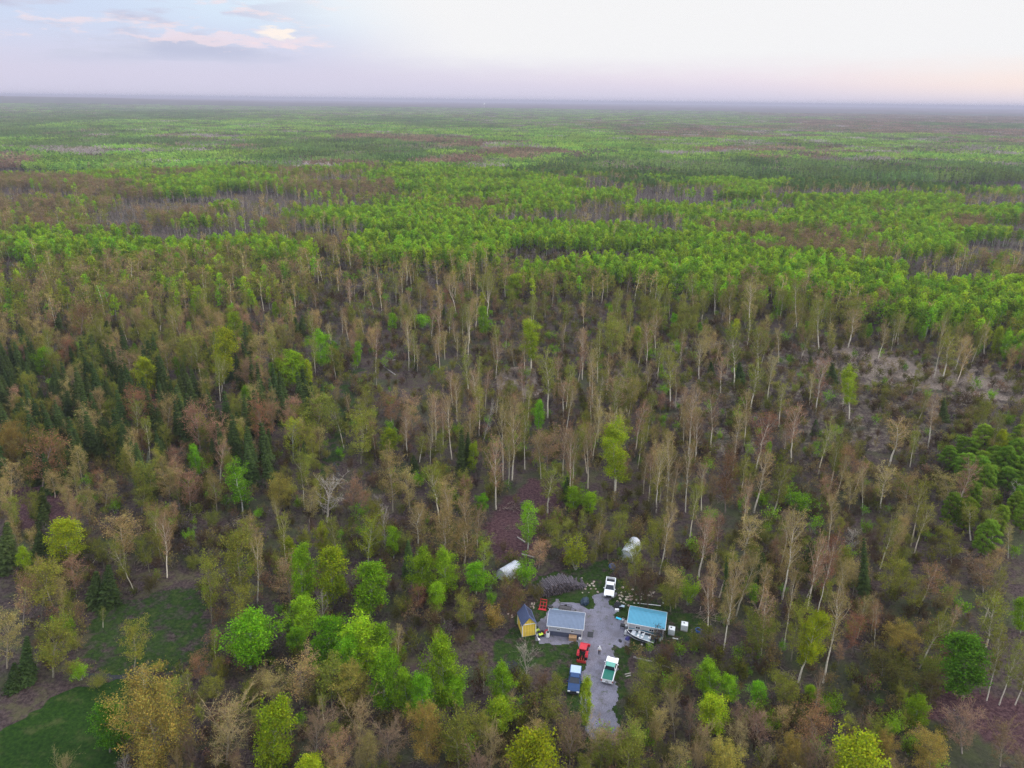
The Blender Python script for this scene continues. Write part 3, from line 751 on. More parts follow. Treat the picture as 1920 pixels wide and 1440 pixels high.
# ------------------------------------------------------------------ where each kind of stand grows (photo rows x 80 px columns)
ROWS = [(190, 'BBBBBBBBBBBBBLLLLLLBBBBB'), (198, 'BBBBBBBBBLLLLLLLLLBBBBBB'), (207, 'LCLLLLLLCLLLLLLLLLBBBBBB'), (217, 'LLCCCCLLLLLMLLLLLLLBBBBB'),
        (227, 'CCCCCCLLCCCLLLBLLLBBBBCC'), (237, 'CCCGGGGGGCCMLLMMBBMBBBBB'), (248, 'CCGGGGGGGGGGGGGMBBGGGLLB'), (261, 'CCGMGGCGBBBGGGGGGGGGGLLL'),
        (273, 'GCCCCMCCCCBBGGGGGGBGBGWG'), (286, 'GGWWGGCCCCCGBBGGGGGBGGGG'), (299, 'GBGGGGCCCCBBGGCCCCCCCCCL'), (313, 'BGGGGMBGMGGGGCCCCCCCCCCC'),
        (329, 'GGGBGGMOWGGGGGWCGGCCCCCC'), (345, 'BBBGGGGOBBGGGGMWWGWWWWGW'), (361, 'BBBBGGGMBMGGGGGGGGGGGGWW'), (380, 'BBOBBMGWMGBGGWWGGWGGMGGG'),
        (400, 'BBOBBBWWGGGGWWWWGGGGGGBB'), (421, 'OBOBBGBWGGGGGGWGBBBMGGGG'), (443, 'OGGBGGOBGGGGGGGGGBBBMGGM'), (465, 'OGGGOGGPOGGGGGGGGGGOWWWM'),
        (488, 'OGOOOOOPPPOOGGGGGGGGWWWO'), (515, 'OOOOOOPPPPPOOOPGOOGGGGGG'), (545, 'OOBOOOPPPBOPPPOOOOOOOGGG'), (590, 'BBOOBBBPBPPPPPOOOOOOPOOG'),
        (650, 'SOSSOSOOPPPPPPPPPPPPPPPB'), (710, 'SSSSSOSPPPTTTTOTPPPPPPPO'), (775, 'SSOSSSBPTTTTTTTTTPPPPPPO'), (850, 'SOBSOSOPOTOTTTTTTTPPPPPN'),
        (930, 'OBPBOPOBTTTTTTTTTTTTTTTN'), (1010, 'OBOOBOOOTOTPPPTTTTTTTTTO'), (1120, 'OOOPOOOOPPPPPPTTTTTTTOTO'), (1300, 'OPPPOOOOPPPPPPTTTTTTTTTO')]
RB = [y for y, _ in ROWS]
def stand(x, y, zc=9.0):
    """letter of the stand a tree standing at (x, y) belongs to"""
    r = np.hypot(x, y)
    wob = np.clip(r * .055, 2, 260)
    jx = (vnoise(x, y, 60, 41) - .5) * wob * 2.2 + (vnoise(x, y, 23, 44) - .5) * wob * 1.2 + (vnoise(x, y, 350, 43) - .5) * wob * 2.0 + (rng.rand(len(x)) - .5) * wob * .5
    q = proj(np.stack([x + jx, y + (vnoise(x, y, 90, 42) - .5) * wob * .9, np.full_like(x, zc)], -1))
    yy = q[:, 1] - 0.0118 * (q[:, 0] - 960)
    c = np.clip((q[:, 0] // 80).astype(int), 0, 23)
    ri = np.clip(np.searchsorted(RB, yy + 4) - 1, 0, len(RB) - 1)
    tab = np.array([list(s) for _, s in ROWS]); o = tab[ri, c]
    gap = (np.abs(fbm(x * .42, y * 1.15, 130, 71) - .5) < .040) & (r > 380) & np.isin(o, ['G', 'L', 'M', 'B'])
    return np.where(gap, 'w', o)
rng = np.random.RandomState(2024)
def wedge(r0, r1, dens, half=0.70):
    n = int(half * (r1 * r1 - r0 * r0) * dens)
    r = np.sqrt(rng.uniform(r0 * r0, r1 * r1, n)); a = rng.uniform(-half, half, n)
    x, y = r * np.sin(a), r * np.cos(a)
    q = proj(np.stack([x, y, np.zeros(n)], -1)); ok = (q[:, 0] > -130) & (q[:, 0] < 2050)
    q2 = proj(np.stack([x, y, np.full(n, 14.)], -1)); ok &= q2[:, 1] < 1500
    return x[ok], y[ok]

PTS = {'forest': [], 'undergrowth': []}       # (x, y, z, key, sx, sz, rx, ry, rz)
def put(where, x, y, key, H=None, wk=1.0, lean=0.05, sc=None):
    e = VAR[key]; i = rng.randint(len(e)); k = sc if sc is not None else H / e[i]['H']
    PTS[where].append((x, y, None, (key, i), k * wk, k, rng.normal(0, lean), rng.normal(0, lean), rng.uniform(0, 6.28)))

# ------------------------------------------------------------------ the trees one can pick out, read off the photograph
# x_top,y_top,y_base,width,kind[,x_base] in enlarged crops; each block gives the crop's corner and scale
TREES = [
(0, 480, 3, """450,265,500,130,rS 190,415,640,125,oS 250,512,690,90,gL 365,445,640,110,rS 840,380,600,110,oS 1075,430,700,150,oS 1320,310,500,90,lL
1330,435,620,75,pS 1460,400,640,150,bS 1260,400,720,120,lL 1640,530,760,120,gL 1810,420,640,110,gL 540,492,720,110,oS 730,520,740,130,pS
940,480,700,130,bS 1100,540,660,95,bS 1400,560,790,130,pS 1470,545,780,100,pS 820,570,800,120,lL 430,590,800,110,bS 1150,680,810,90,bS
510,845,1100,150,bS 800,730,1010,210,rS 940,770,1030,100,bS 1130,780,1120,190,pS 1230,880,1130,120,pS 790,962,1130,120,rS 660,780,1000,150,oS
1480,790,1100,160,rS 1650,860,1150,150,lS 1780,750,1050,200,oS 1710,1090,1260,110,oS 60,930,1200,150,yS 240,985,1330,230,rS 60,1140,1370,140,bS
310,1200,1360,120,bS 590,1240,1440,120,bS 800,1290,1450,210,oS 1000,1040,1250,120,pS 960,1180,1400,150,bS 1070,1190,1440,150,pS 1240,1035,1280,90,pT
1350,1150,1440,150,gT,1365 1220,1215,1440,120,bS 1570,1220,1440,160,yS 1840,1215,1500,200,wS 1740,1270,1500,120,bS 330,320,440,60,s 600,365,510,120,s
760,340,450,50,s 1660,345,460,60,s 1700,335,450,60,s 1890,560,665,70,s 1400,390,490,60,s 140,640,800,70,s 150,720,860,70,s 295,660,800,60,s
225,740,880,70,s 280,740,850,60,s 380,760,930,75,s 100,830,1020,110,s 295,835,960,90,s 500,740,870,70,s 940,640,760,55,s 1030,595,760,75,s
685,1000,1185,80,s 905,1035,1195,65,s 835,1100,1225,35,x 1330,880,1100,70,s 1510,970,1120,60,s 235,1300,1450,90,s 1155,1015,1130,45,x
670,690,800,60,s 620,955,1060,45,x 460,810,930,60,s 570,430,540,60,s 1160,640,760,60,s 1710,1040,1170,60,s"""),
(640, 480, 3, """620,50,330,120,bV,645 820,50,375,150,oV 720,240,585,135,oV,712 205,380,655,55,pT,192 380,320,645,65,bT 335,190,400,40,bT
555,175,400,45,bT 412,390,630,50,oT 515,280,470,50,pT,508 535,430,610,55,bT 290,320,440,50,gL 455,310,410,110,gH 970,90,255,110,lL
565,610,735,70,oS 575,730,1150,90,bT,622 650,660,930,75,bT 765,640,890,60,oT,755 900,640,910,60,bT,868 865,790,1070,65,wS,790
1030,430,670,70,bT 1065,360,655,115,lT 885,450,690,60,pT,868 1160,520,910,115,oT 1355,400,695,85,pT 1440,430,710,85,oT 1530,350,610,130,oS
1575,500,650,60,bS 1715,350,635,75,pT 1765,320,555,75,bT 1850,400,865,110,oT 1540,680,945,120,pT 1610,690,920,100,bT 1490,625,895,80,oT,1445
1250,680,905,90,pT 1320,700,1010,65,bT,1262 1562,930,1375,190,lT,1535 1315,920,1425,90,pT,1283 1790,1040,1445,110,bT,1770 1855,1010,1430,110,bT,1830
1160,935,1210,200,pS 1045,830,1200,70,oT,1032 910,790,1260,95,bT 870,990,1425,130,pT 975,850,1260,115,bT,960 280,765,960,110,rS 400,770,1010,130,pS
370,850,1140,90,pT 110,870,1170,170,oS 275,970,1130,100,lL 465,1000,1160,90,oT,440 290,1070,1440,150,bS 385,1170,1445,130,bS 590,1250,1445,230,bS
545,1140,1310,150,oS 205,1335,1450,100,wS 60,1230,1445,120,pS 1160,1180,1445,140,oT 1390,1320,1450,90,gL 680,980,1225,75,s 715,990,1210,70,s
1110,815,1000,55,gL 1265,1240,1370,60,s 410,1120,1205,55,s 790,1345,1450,80,gL 1300,1290,1450,90,gL 560,990,1150,80,oS 160,700,860,80,oS 800,280,460,70,gL"""),
(1280, 480, 3, """70,640,1150,105,pT,30 290,380,745,110,oT 400,80,420,110,bT,375 430,370,685,110,oT,425 435,585,880,100,oT,378 212,540,770,70,pT
90,440,700,80,bT 165,740,1115,95,pT,155 115,870,1175,80,pT,68 345,850,1155,100,bT,290 490,870,1240,150,rT,405 625,810,1160,125,pT,608
795,540,905,110,pT,745 962,620,915,100,lT,935 912,640,865,60,bT,900 1240,910,1180,140,bT,1160 1410,760,1085,85,pT,1380 1470,800,930,60,s
1695,780,1005,105,oS,1650 1482,300,685,35,bT,1415 1500,430,705,105,oT,1460 1210,360,500,85,oT 1155,370,575,55,bT,1100 985,290,515,125,bT,930
842,270,505,95,oT,825 765,210,545,100,oT 930,1060,1310,130,rS 1135,1160,1445,130,bT,1110 1262,1200,1445,150,bS 832,1210,1445,115,pS
660,1310,1450,170,gH 1022,1170,1445,60,bT,1010 935,1220,1445,110,bS 1505,1200,1445,150,bS 1705,1290,1450,150,bS 1875,1250,1450,120,wS
480,1090,1445,130,bT,400 240,1080,1445,150,rS 40,1000,1440,95,bT,15 1700,950,1110,120,n 1600,1020,1190,120,n 1500,1070,1220,100,n 1600,1110,1270,130,n
1760,1070,1230,120,n 1870,1040,1200,110,n 1740,1180,1320,120,n 1840,1120,1290,120,n 1910,950,1110,110,n 1830,1190,1340,120,n 1690,1100,1240,120,n
1790,980,1140,110,n 1930,1120,1280,120,n 160,595,675,60,s 720,565,625,55,s 320,600,735,110,s 840,600,715,70,s 750,920,1010,60,s 580,920,1150,60,pT,570
1600,440,650,50,bT,1530 1720,370,590,60,bT,1690 540,380,600,50,bT 260,170,420,80,oT 60,80,330,90,oT 180,90,330,70,oT 640,90,400,80,oT 720,30,270,50,bT,680"""),
(0, 960, 3, """220,110,310,120,s 240,-40,130,100,s 380,30,300,190,lL 610,300,525,130,s 540,335,520,110,s 700,0,300,220,bS 920,0,370,90,pT,940
235,270,610,190,oS 430,220,480,140,pS 60,480,880,180,bS,40 150,700,960,110,s 300,560,930,210,oS 755,615,890,150,oS 1190,215,620,130,oS
1330,365,680,180,oS 1350,90,530,220,oS 1450,110,520,90,bT 1630,260,570,170,pS 1700,170,600,140,gL 1860,200,560,170,lL 1410,560,880,250,gL
1710,480,710,150,gL 1820,440,660,90,wS 1670,650,800,120,gL 1840,600,870,200,gL 1120,800,960,210,rS 1480,850,1050,180,bS 1690,790,1080,230,bS
1870,830,1110,200,oS 870,905,1480,390,yS 620,1070,1350,190,dL 1270,1000,1470,320,bN 1530,1065,1480,220,lL 1780,1065,1440,250,pN 1200,930,1080,200,oS
1760,1375,1560,160,lL 340,1355,1620,140,bN 690,1345,1600,90,wS 1900,1250,1480,160,pS 80,850,1000,90,s 420,820,930,120,oH 560,900,980,140,oH
40,60,330,130,s 130,340,640,110,pS 900,830,900,80,oH 580,530,650,40,oT 1550,880,1100,150,bS 960,960,1150,200,oS 1420,960,1100,150,oS"""),
(640, 960, 3, """150,20,300,165,lS 160,290,585,190,gL 243,-60,235,90,wS 430,-30,240,130,bT 295,80,260,70,gL 590,-20,310,180,bS 690,50,310,190,bS
460,220,490,150,gL 600,215,475,130,gL 760,280,460,130,gL 540,400,560,100,gL 385,160,360,90,s 800,130,340,100,lS 430,420,580,100,rS 520,530,700,120,kS
700,460,660,120,oS 865,510,670,115,yH 950,375,600,165,kS 1030,260,420,120,gH 1050,-40,210,110,gT 1110,145,320,120,pS 1210,55,240,120,oS
1315,120,320,130,lH 1500,110,270,90,oS 1410,180,300,60,oH 1680,290,520,160,kS 1725,345,540,90,kS 1655,150,410,120,oS 1860,-60,350,90,bT,1790
100,600,940,220,gL 210,620,900,130,gL 240,790,1130,170,gL 370,890,1170,140,gL 475,900,1180,140,gL 575,720,1120,190,gL 40,680,1000,150,gL
625,915,1120,140,gL 905,865,1110,125,gL 1050,710,950,130,wN,1040 60,850,1120,200,yS 100,1060,1360,200,bN 270,1135,1450,190,pN 485,1090,1450,200,yS
665,1080,1460,230,oS 830,1180,1480,150,bN 890,1050,1240,170,lL 1100,1240,1660,290,lL 1285,1050,1440,220,pN 1378,930,1230,75,lL 1170,1030,1170,150,oH
1215,910,1060,90,oS 1130,870,1020,120,kS 1625,1180,1420,170,oS 1720,985,1220,190,oS 1735,820,1000,190,oS 1860,880,1060,150,oH 1875,980,1270,150,bN
1612,730,800,75,kH 1830,700,860,90,kH 770,1120,1330,150,oS 950,1000,1150,70,bN 1400,1200,1440,190,bN 1530,1170,1440,180,pN 1610,1290,1520,190,oS 1450,1260,1480,150,oS 1740,560,620,60,oH 1850,400,560,140,oS 1880,300,540,120,bS
1560,0,200,100,oS 1460,20,240,80,bS 1750,20,330,110,oS"""),
(1280, 960, 3, """140,20,365,140,pT,90 375,-20,325,150,bT,335 645,-40,490,150,bT,560 625,280,770,90,bT,570 305,320,775,125,bT,230 140,350,700,110,pT
245,250,500,50,s 230,160,310,120,oH 410,170,370,115,oS 490,420,810,125,pT,440 430,560,830,160,oS 725,160,320,95,s 450,230,430,90,s
385,300,440,90,s 860,80,615,110,rT,750 800,200,480,80,pT,700 1020,150,515,80,s 925,390,960,140,bT,790 955,520,800,150,rS 765,565,960,140,lT,650
660,500,840,130,oS,610 1080,490,760,75,rT 1200,-20,320,90,oT,1110 1160,230,490,150,oS 1300,360,570,140,oS 1240,620,830,180,yS 1430,310,550,150,rT,1320
1690,230,450,190,pS 1510,80,290,180,oS 1510,550,880,130,oT,1330 1575,690,1040,240,dL 1755,470,820,190,oT,1690 1815,640,1060,90,oT,1710
1910,690,1085,100,oT,1780 1940,840,1085,80,oT,1870 1120,760,970,150,qS 1260,830,1070,170,qS 1390,890,1100,130,qS 330,1180,1420,180,bN 150,840,1070,130,gL 270,920,1080,100,gL
430,960,1090,90,gL 585,900,1120,150,oS 720,980,1080,90,gL 830,1010,1150,130,gH 725,1060,1330,220,rS 180,1040,1250,170,lL 410,1060,1340,200,pN
310,1060,1280,90,pN 1310,1040,1220,140,gL 1570,1040,1360,220,pN 1785,1140,1430,180,bN 960,1265,1640,360,lL 1390,1240,1500,200,yS 220,1280,1560,210,yS
40,1030,1290,110,pN 1900,1350,1500,140,bN 950,1130,1290,90,oS 1180,1120,1260,120,gH 560,1080,1250,120,bS 1900,470,680,90,gL 1830,60,260,60,bT 1740,-40,180,110,oT
1620,-60,160,100,oT 950,80,240,90,wS 960,250,450,110,bS 1060,60,240,110,kS 30,350,520,120,gH 400,380,520,110,gH 1010,480,640,80,qS 700,700,820,100,qS"""),
]
# extra key combinations used above
make('lS', 'l', 'oval', (18, 19), H=13, R=3.0, base=.2, nb=28, n2=7, n3=5, elev=36, leaves=3200, lsize=.16, leaf_spread=.28) if 'lS' not in VAR else None
make('kS', 'k', 'oval', (12, 13), H=9, R=3.0, base=.08, nb=26, n2=8, n3=7, elev=46, leaves=2600, lsize=.13, leaf_spread=.28)
make('qS', 'q', 'oval', (11, 12), H=10, R=3.0, base=.08, nb=26, n2=8, n3=6, elev=40, leaves=3600, lsize=.17, leaf_spread=.28)
make('rT', 'r', 'tall', (21, 22), bark=PALE, H=17, R=2.3, base=.45, nb=22, n2=7, n3=5, elev=42, leaves=2200, lsize=.16, trunk_r=.17)
make('gT', 'g', 'tall', (24, 25), bark=(.6, .58, .52), H=15, R=2.2, base=.22, nb=26, n2=7, n3=4, elev=36, leaves=4200, lsize=.22, trunk_r=.15, leaf_spread=.35)
make('wN', 'w', 'oval', (45,), H=12, R=3.2, base=.14, nb=18, n2=7, n3=5, elev=55, bend=.35, leaves=0, lsize=.1, twig=1.0, twig_r=.02)
make('lH', 'l', 'shrub', (64,), H=4.5, R=2.2, nb=30, n2=6, n3=5, elev=52, leaves=3000, lsize=.18, leaf_spread=.25, trunk_r=.045, twig=.55)
make('yH', 'y', 'shrub', (65,), H=4.5, R=2.2, nb=30, n2=6, n3=5, elev=52, leaves=3000, lsize=.17, leaf_spread=.25, trunk_r=.045, twig=.55)

LOOK = {'b': 'tan', 'p': 'pinkish brown', 'r': 'rust red', 'o': 'olive green', 'q': 'dark olive', 'y': 'ochre yellow', 'l': 'lime green', 'g': 'fresh green',
        'd': 'deep green', 'w': 'bare grey', 'k': 'dull brown'}
FORM = {'S': ('broad_tree', 'budding tree', 'tree', 'budding broad trees'), 'N': ('bare_tree', 'bare twiggy tree', 'tree', 'bare branching trees'),
        'T': ('slender_tree', 'slender pale trunked tree', 'tree', 'slender pale trunked trees'), 'V': ('vase_shaped_tree', 'vase shaped tree', 'tree', 'vase shaped trees'),
        'L': ('leafy_tree', 'leafy tree', 'tree', 'leafy green trees'), 'H': ('bush', 'rounded bush', 'bush', 'rounded bushes')}
MARKS = [(985, 1170, 'the yellow shed'), (1060, 1178, 'the grey cabin'), (1210, 1170, 'the blue-roofed cabin'), (1045, 1098, 'the log pile'),
         (950, 1075, 'the left white hoop shelter'), (1178, 1035, 'the right white hoop shelter'), (1077, 1275, 'the dark blue pickup'), (1143, 1262, 'the green-topped pickup'),
         (955, 1252, 'the dark pond'), (320, 1190, 'the grass clearing'), (90, 1380, 'the green field'), (1152, 935, 'the tallest lime tree'),
         (877, 672, 'the pale vase shaped tree'), (1850, 890, 'the clump of round pines'), (455, 960, 'the white trunked green tree'), (635, 760, 'the grassy track'),
         (1135, 1385, 'the lower end of the drive'), (215, 1268, 'the stream'), (1700, 1250, 'the long leaning pale trunk'), (800, 1230, 'the bright green grove'),
         (200, 720, 'the dark spruce stand'), (1650, 700, 'the grey brush strip'), (1130, 560, 'the sparse clearing'), (1500, 1130, 'the leaning trunks on the right'), (400, 1420, 'the big ochre tree')]
ORD = ['', 'second ', 'third ', 'fourth ', 'fifth ', 'sixth ', 'seventh ', 'eighth ', 'ninth ', 'tenth ']
recs = []
for ox, oy, sc, txt in TREES:
    for tok in txt.split():
        f = tok.split(','); xt, yt, yb, wd = (float(v) for v in f[:4]); key = f[4]; xb = float(f[5]) if len(f) > 5 else xt
        xt, xb = ox + xt / sc, ox + xb / sc; yt, yb = oy + yt / sc, oy + yb / sc
        b = at(xb, yb); D = math.hypot(b.x, b.y)
        d = _f * F + _r * (xt - 960) + _u * (720 - yt)
        k = D / math.hypot(d.x, d.y); top = Vector((d.x * k, d.y * k, CAMZ + d.z * k))
        H = min(max(top.z, 2.0), 23.0); wm = wd / sc * proj([(b.x, b.y, H * .6)])[0][2] / F
        lat = (top - Vector((b.x, b.y, 0))); side = Vector((lat.x, lat.y, 0))
        recs.append(dict(key=key, b=b, H=H, w=wm, side=side, px=(xb, yb), D=D))
KEYFIX = {'s': ('spruce_tree', 'dark spruce', 'conifer', 'dark spruces'), 'x': ('grey_spruce', 'thin grey spruce', 'conifer', 'thin grey spruces'), 'n': ('pine_tree', 'round deep green pine', 'conifer', 'round pines in a clump')}
for r in recs:
    key = r['key']
    if key in KEYFIX: r['name'], r['look'], r['cat'], r['grp'] = KEYFIX[key]
    else:
        n_, l_, c_, g_ = FORM[key[1]]; r['name'], r['cat'], r['grp'] = n_, c_, g_
        col = LOOK[key[0]]
        if key[1] == 'N': col = {'b': 'tan', 'p': 'pinkish', 'w': 'whitish'}[key[0]]
        r['look'] = col + ' ' + l_
        if key == 'wS': r['look'] = 'leafless grey-white tree'
        if r['side'].length > 2.6: r['look'] = r['look'].replace('slender', 'leaning')
    x, y = r['px']
    best = min(MARKS, key=lambda m_: math.hypot((x - m_[0]) * .8, (y - m_[1]) * 1.15))
    dx, dy = (x - best[0]) * .8, (y - best[1]) * 1.15
    rel = ('right of' if dx > 0 else 'left of') if abs(dx) > abs(dy) else ('below' if dy > 0 else 'beyond')
    r['rel'] = (rel, best[2]); r['dist'] = math.hypot(dx, dy)
groups = {}
for r in recs: groups.setdefault((r['look'], r['rel']), []).append(r)
for (look, (rel, mk)), L in groups.items():
    L.sort(key=lambda r: r['dist'])
    for i, r in enumerate(L):
        if len(L) == 1: r['label'] = 'only %s %s %s' % (look, rel, mk)
        else: r['label'] = '%snearest %s %s %s' % (ORD[i], look, rel, mk)
rs0 = random.Random(5)
occupied = []
for r in recs:
    e = VAR[r['key']][rs0.randrange(len(VAR[r['key']]))]
    o = empty(r['name'], r['b'], 0, r['label'], r['cat'], r['grp'])
    kz = r['H'] / e['H']; kx = r['w'] * 1.06 / 2 / e['R']; kx = min(max(kx, kz * .5), kz * 1.9)
    ln = r['side']; ang = math.atan2(ln.length, r['H'])
    if ln.length < .5: q = Matrix.Rotation(rs0.gauss(0, .03), 4, 'X')
    else: q = Matrix.Rotation(min(ang, .7), 4, Vector((-ln.y, ln.x, 0)).normalized())
    M = Matrix.Translation(r['b']) @ q @ Matrix.Rotation(rs0.uniform(0, 6.28), 4, 'Z')
    o.matrix_world = M
    o.scale = (kx, kx, kz / max(math.cos(min(ang, .7)), .7))
    link('trunk', e['trunk'], o); link('crown', e['crown'], o)
    occupied.append((r['b'].x, r['b'].y, r['w'] * .5, r['key']))
print('picked trees', len(recs), {k: sum(1 for r in recs if r['name'] == k) for k in set(r['name'] for r in recs)})
occ = np.array([(a, b, c) for a, b, c, _ in occupied])

def note(r): return (r['px'][0] + proj([r['b'] + r['side'] * .5 + Vector((0, 0, r['H'] * .5))])[0][0]) / 2
NOTE = np.array([(note(r), r['px'][1], r['w'] * F / proj([r['b']])[0][2] * .5 + 8) for r in recs if r['key'][0] in 'lgdy' or r['key'][1:] in ('V', 'T') and r['px'][1] > 800])
# ------------------------------------------------------------------ the rest of the woods
def clear_of(x, y, polys):
    zx_, zy_ = zones(x, y); bad = np.zeros(len(x), bool)
    for p in polys: bad |= inside(zx_, zy_, p)
    return ~bad
KEEP_OUT = [YARD, CLEAR, FIELD, DRIVE]
MIX = {   # near stands: [(key, weight, Hlo, Hhi)], density
    'O': ([('oS', 4, 8, 13), ('bS', 3, 8, 13), ('pS', 1, 7, 12), ('oT', 2, 12, 17), ('gL', 1, 6, 10), ('kH', 2, 3, 5), ('lL', .6, 7, 11)], .030),
    'B': ([('bS', 4, 8, 13), ('pS', 3, 8, 13), ('rS', 1.3, 7, 12), ('oS', 2, 8, 12), ('kH', 1, 3, 5), ('s', .5, 6, 9)], .030),
    'S': ([('s', 11, 6.5, 14.5), ('oS', 1.9, 9, 12), ('bS', 1., 9, 12), ('pS', .7, 8, 12)], .068),
    'T': ([('bT', 4, 11, 18), ('pT', 2, 11, 18), ('oT', 3, 11, 18), ('bS', 2.5, 7, 11), ('oS', 2, 6, 10), ('pS', 1, 7, 11), ('s', .2, 4, 8)], .021),
    'P': ([('bT', 4, 10, 17), ('pT', 1.5, 10, 17), ('oT', 3.5, 10, 17), ('oS', 1.5, 4, 8), ('bS', 1, 4, 8), ('s', .2, 3, 6), ('wS', .4, 6, 10), ('gL', .7, 3, 6)], .0068),
    'G': ([('gL', 6, 9, 13), ('lL', 1, 9, 13), ('oT', .8, 13, 17), ('oS', 1, 8, 12)], .050),
    'W': ([('bT', 3, 10, 14), ('wS', 3, 9, 13), ('pS', 1, 7, 10)], .040),
    'N': ([('n', 6, 8, 11)], .045),
    'C': ([('s', 5, 8, 13), ('n', 3, 8, 12)], .045), 'M': ([('oS', 2, 8, 13), ('pS', 2, 8, 12), ('gL', 2, 8, 12), ('wS', 1, 8, 12)], .04), 'L': ([('gL', 4, 9, 13), ('oS', 3, 8, 12)], .04)}
def pick(mix):
    ks, _ = mix; w_ = np.array([k[1] for k in ks], float); return ks[rng.choice(len(ks), p=w_ / w_.sum())]
def wfac(key): return rng.uniform(.85, 1.15)
x, y = wedge(48, 330, .085); zf = stand(x, y, 7.0); ok = clear_of(x, y, KEEP_OUT)
qq = proj(np.stack([x, y, np.zeros(len(x))], -1))
LIT_ = clear_of(x, y, [LITTER, LITTER2, LITTER3, TRACK]); OPN = clear_of(x, y, [OPEN1, OPEN2, SLASH])
for i in range(len(x)):
    if not ok[i]: continue
    ks, dens = MIX[zf[i]]
    if qq[i, 1] > 880 and zf[i] != 'T': dens *= 0.8
    if qq[i, 1] > 1400: dens = .05; ks = [('bN', 4, 7, 10), ('pN', 3, 7, 10), ('oS', 3, 7, 10), ('bS', 3, 7, 10), ('yS', .6, 8, 10)]
    elif qq[i, 1] > 1300: dens = .02
    if not OPN[i]: dens *= .30
    if not LIT_[i]: dens *= .2
    if rng.rand() > dens / .085: continue
    if 930 < qq[i, 0] < 1330 and 1190 < qq[i, 1] < 1390: continue
    d2 = np.hypot(occ[:, 0] - x[i], occ[:, 1] - y[i])
    if (d2 < occ[:, 2] * (.35 if zf[i] == 'S' else .75) + .5).any(): continue
    if ((np.abs(NOTE[:, 0] - qq[i, 0]) < NOTE[:, 2]) & (qq[i, 1] > NOTE[:, 1] - 6) & (qq[i, 1] < NOTE[:, 1] + 75)).any() and rng.rand() < .8: continue
    k, _, lo, hi = pick((ks, dens)); H = rng.uniform(lo, hi)
    if 1400 > qq[i, 1] > 980 and zf[i] != 'T': H *= .85
    if qq[i, 1] > 1180: H *= .6 if qq[i, 1] < 1400 else 1.0
    if qq[i, 1] > 1400: H = rng.uniform(7, 10.5)
    put('forest', x[i], y[i], k, H, wfac(k), .06 if k[-1] == 'T' else .03)
n_near = len(PTS['forest'])
# understorey
x, y = wedge(48, 330, .125); ok = clear_of(x, y, [FIELD, DRIVE]); inyard = ~clear_of(x, y, [YARD, CLEAR, TRACK]); lit = ~clear_of(x, y, [LITTER, LITTER2, LITTER3]); zf = stand(x, y, 2.0)
qq = proj(np.stack([x, y, np.zeros(len(x))], -1)); pat = fbm(x, y, 22, 77)
for i in range(len(x)):
    if not ok[i] or (inyard[i] and rng.rand() < .88) or (lit[i] and rng.rand() < .85): continue
    if pat[i] < .40 and rng.rand() < .7: continue
    if zf[i] in 'S' and rng.rand() < .6: continue
    k = rng.choice(['oU', 'bU', 'kU', 'gU', 'pU', 'mU'], p=[.22, .20, .16, .07, .12, .23])
    put('undergrowth', x[i], y[i], k, sc=rng.uniform(.45, 1.35), wk=rng.uniform(.8, 1.3))
x, y = wedge(48, 330, .03); ok = clear_of(x, y, KEEP_OUT); lit = ~clear_of(x, y, [LITTER, LITTER2, LITTER3]); q3 = proj(np.stack([x, y, np.zeros(len(x))], -1))
for i in range(len(x)):
    if not ok[i] or (lit[i] and rng.rand() < .9) or q3[i, 1] < 780 and rng.rand() < .6: continue
    if (np.hypot(occ[:, 0] - x[i], occ[:, 1] - y[i]) < occ[:, 2] * .5 + .3).any(): continue
    k = rng.choice(['oH', 'kH', 'qH', 'gH'], p=[.32, .30, .30, .08]); put('undergrowth', x[i], y[i], k, H=rng.uniform(2.2, 4.8), wk=rng.uniform(.9, 1.3))
# dead brush left on the openings
x, y = wedge(60, 360, .05); a1 = ~clear_of(x, y, [SLASH]); a2 = ~clear_of(x, y, [SLASH2, SLASH3]); a3 = ~clear_of(x, y, [OPEN1, OPEN2]); lit = ~clear_of(x, y, [LITTER]); ok = clear_of(x, y, KEEP_OUT)
for i in range(len(x)):
    p_ = .9 if a1[i] or a2[i] else .22 if a3[i] else .25 if lit[i] else .035
    if ok[i] and rng.rand() < p_: put('undergrowth', x[i], y[i], 'K', sc=rng.uniform(.5, 1.2), lean=0)

# middle distance
MID = {'G': ([('mG', 9), ('mO', .35), ('mT', .08)], .085), 'L': ([('mG', 5), ('mO', 3), ('mP', 2), ('mB', 1)], .05), 'C': ([('mS', 4), ('mP', 5), ('mO', .6)], .06),
       'B': ([('mB', 6), ('mO', 3), ('mG', .4), ('mM', .7)], .045), 'W': ([('mW', 4), ('mM', 5), ('mT', 1), ('mO', .6)], .055), 'O': ([('mO', 6), ('mB', 2), ('mT', 1.5), ('mG', 1.2)], .042),
       'M': ([('mO', 3), ('mB', 2.5), ('mG', 2.5), ('mM', 2), ('mS', 1), ('mW', 1)], .045), 'T': ([('mT', 4), ('mO', 2)], .02), 'P': ([('mT', 4), ('mO', 3), ('mM', 2), ('mB', 1)], .012), 'w': ([('mW', 4), ('mM', 4), ('mT', .3)], .03), 'S': ([('mS', 1)], .04), 'N': ([('mP', 1)], .04)}
HM = {'mG': (9.5, 14.5), 'mO': (8, 13), 'mB': (10, 15), 'mW': (7, 11), 'mM': (8, 12), 'mT': (12, 18), 'mS': (8, 14), 'mP': (9, 14)}
x, y = wedge(330, 980, .088); zf = stand(x, y, 9.0); hh = height(x, y)
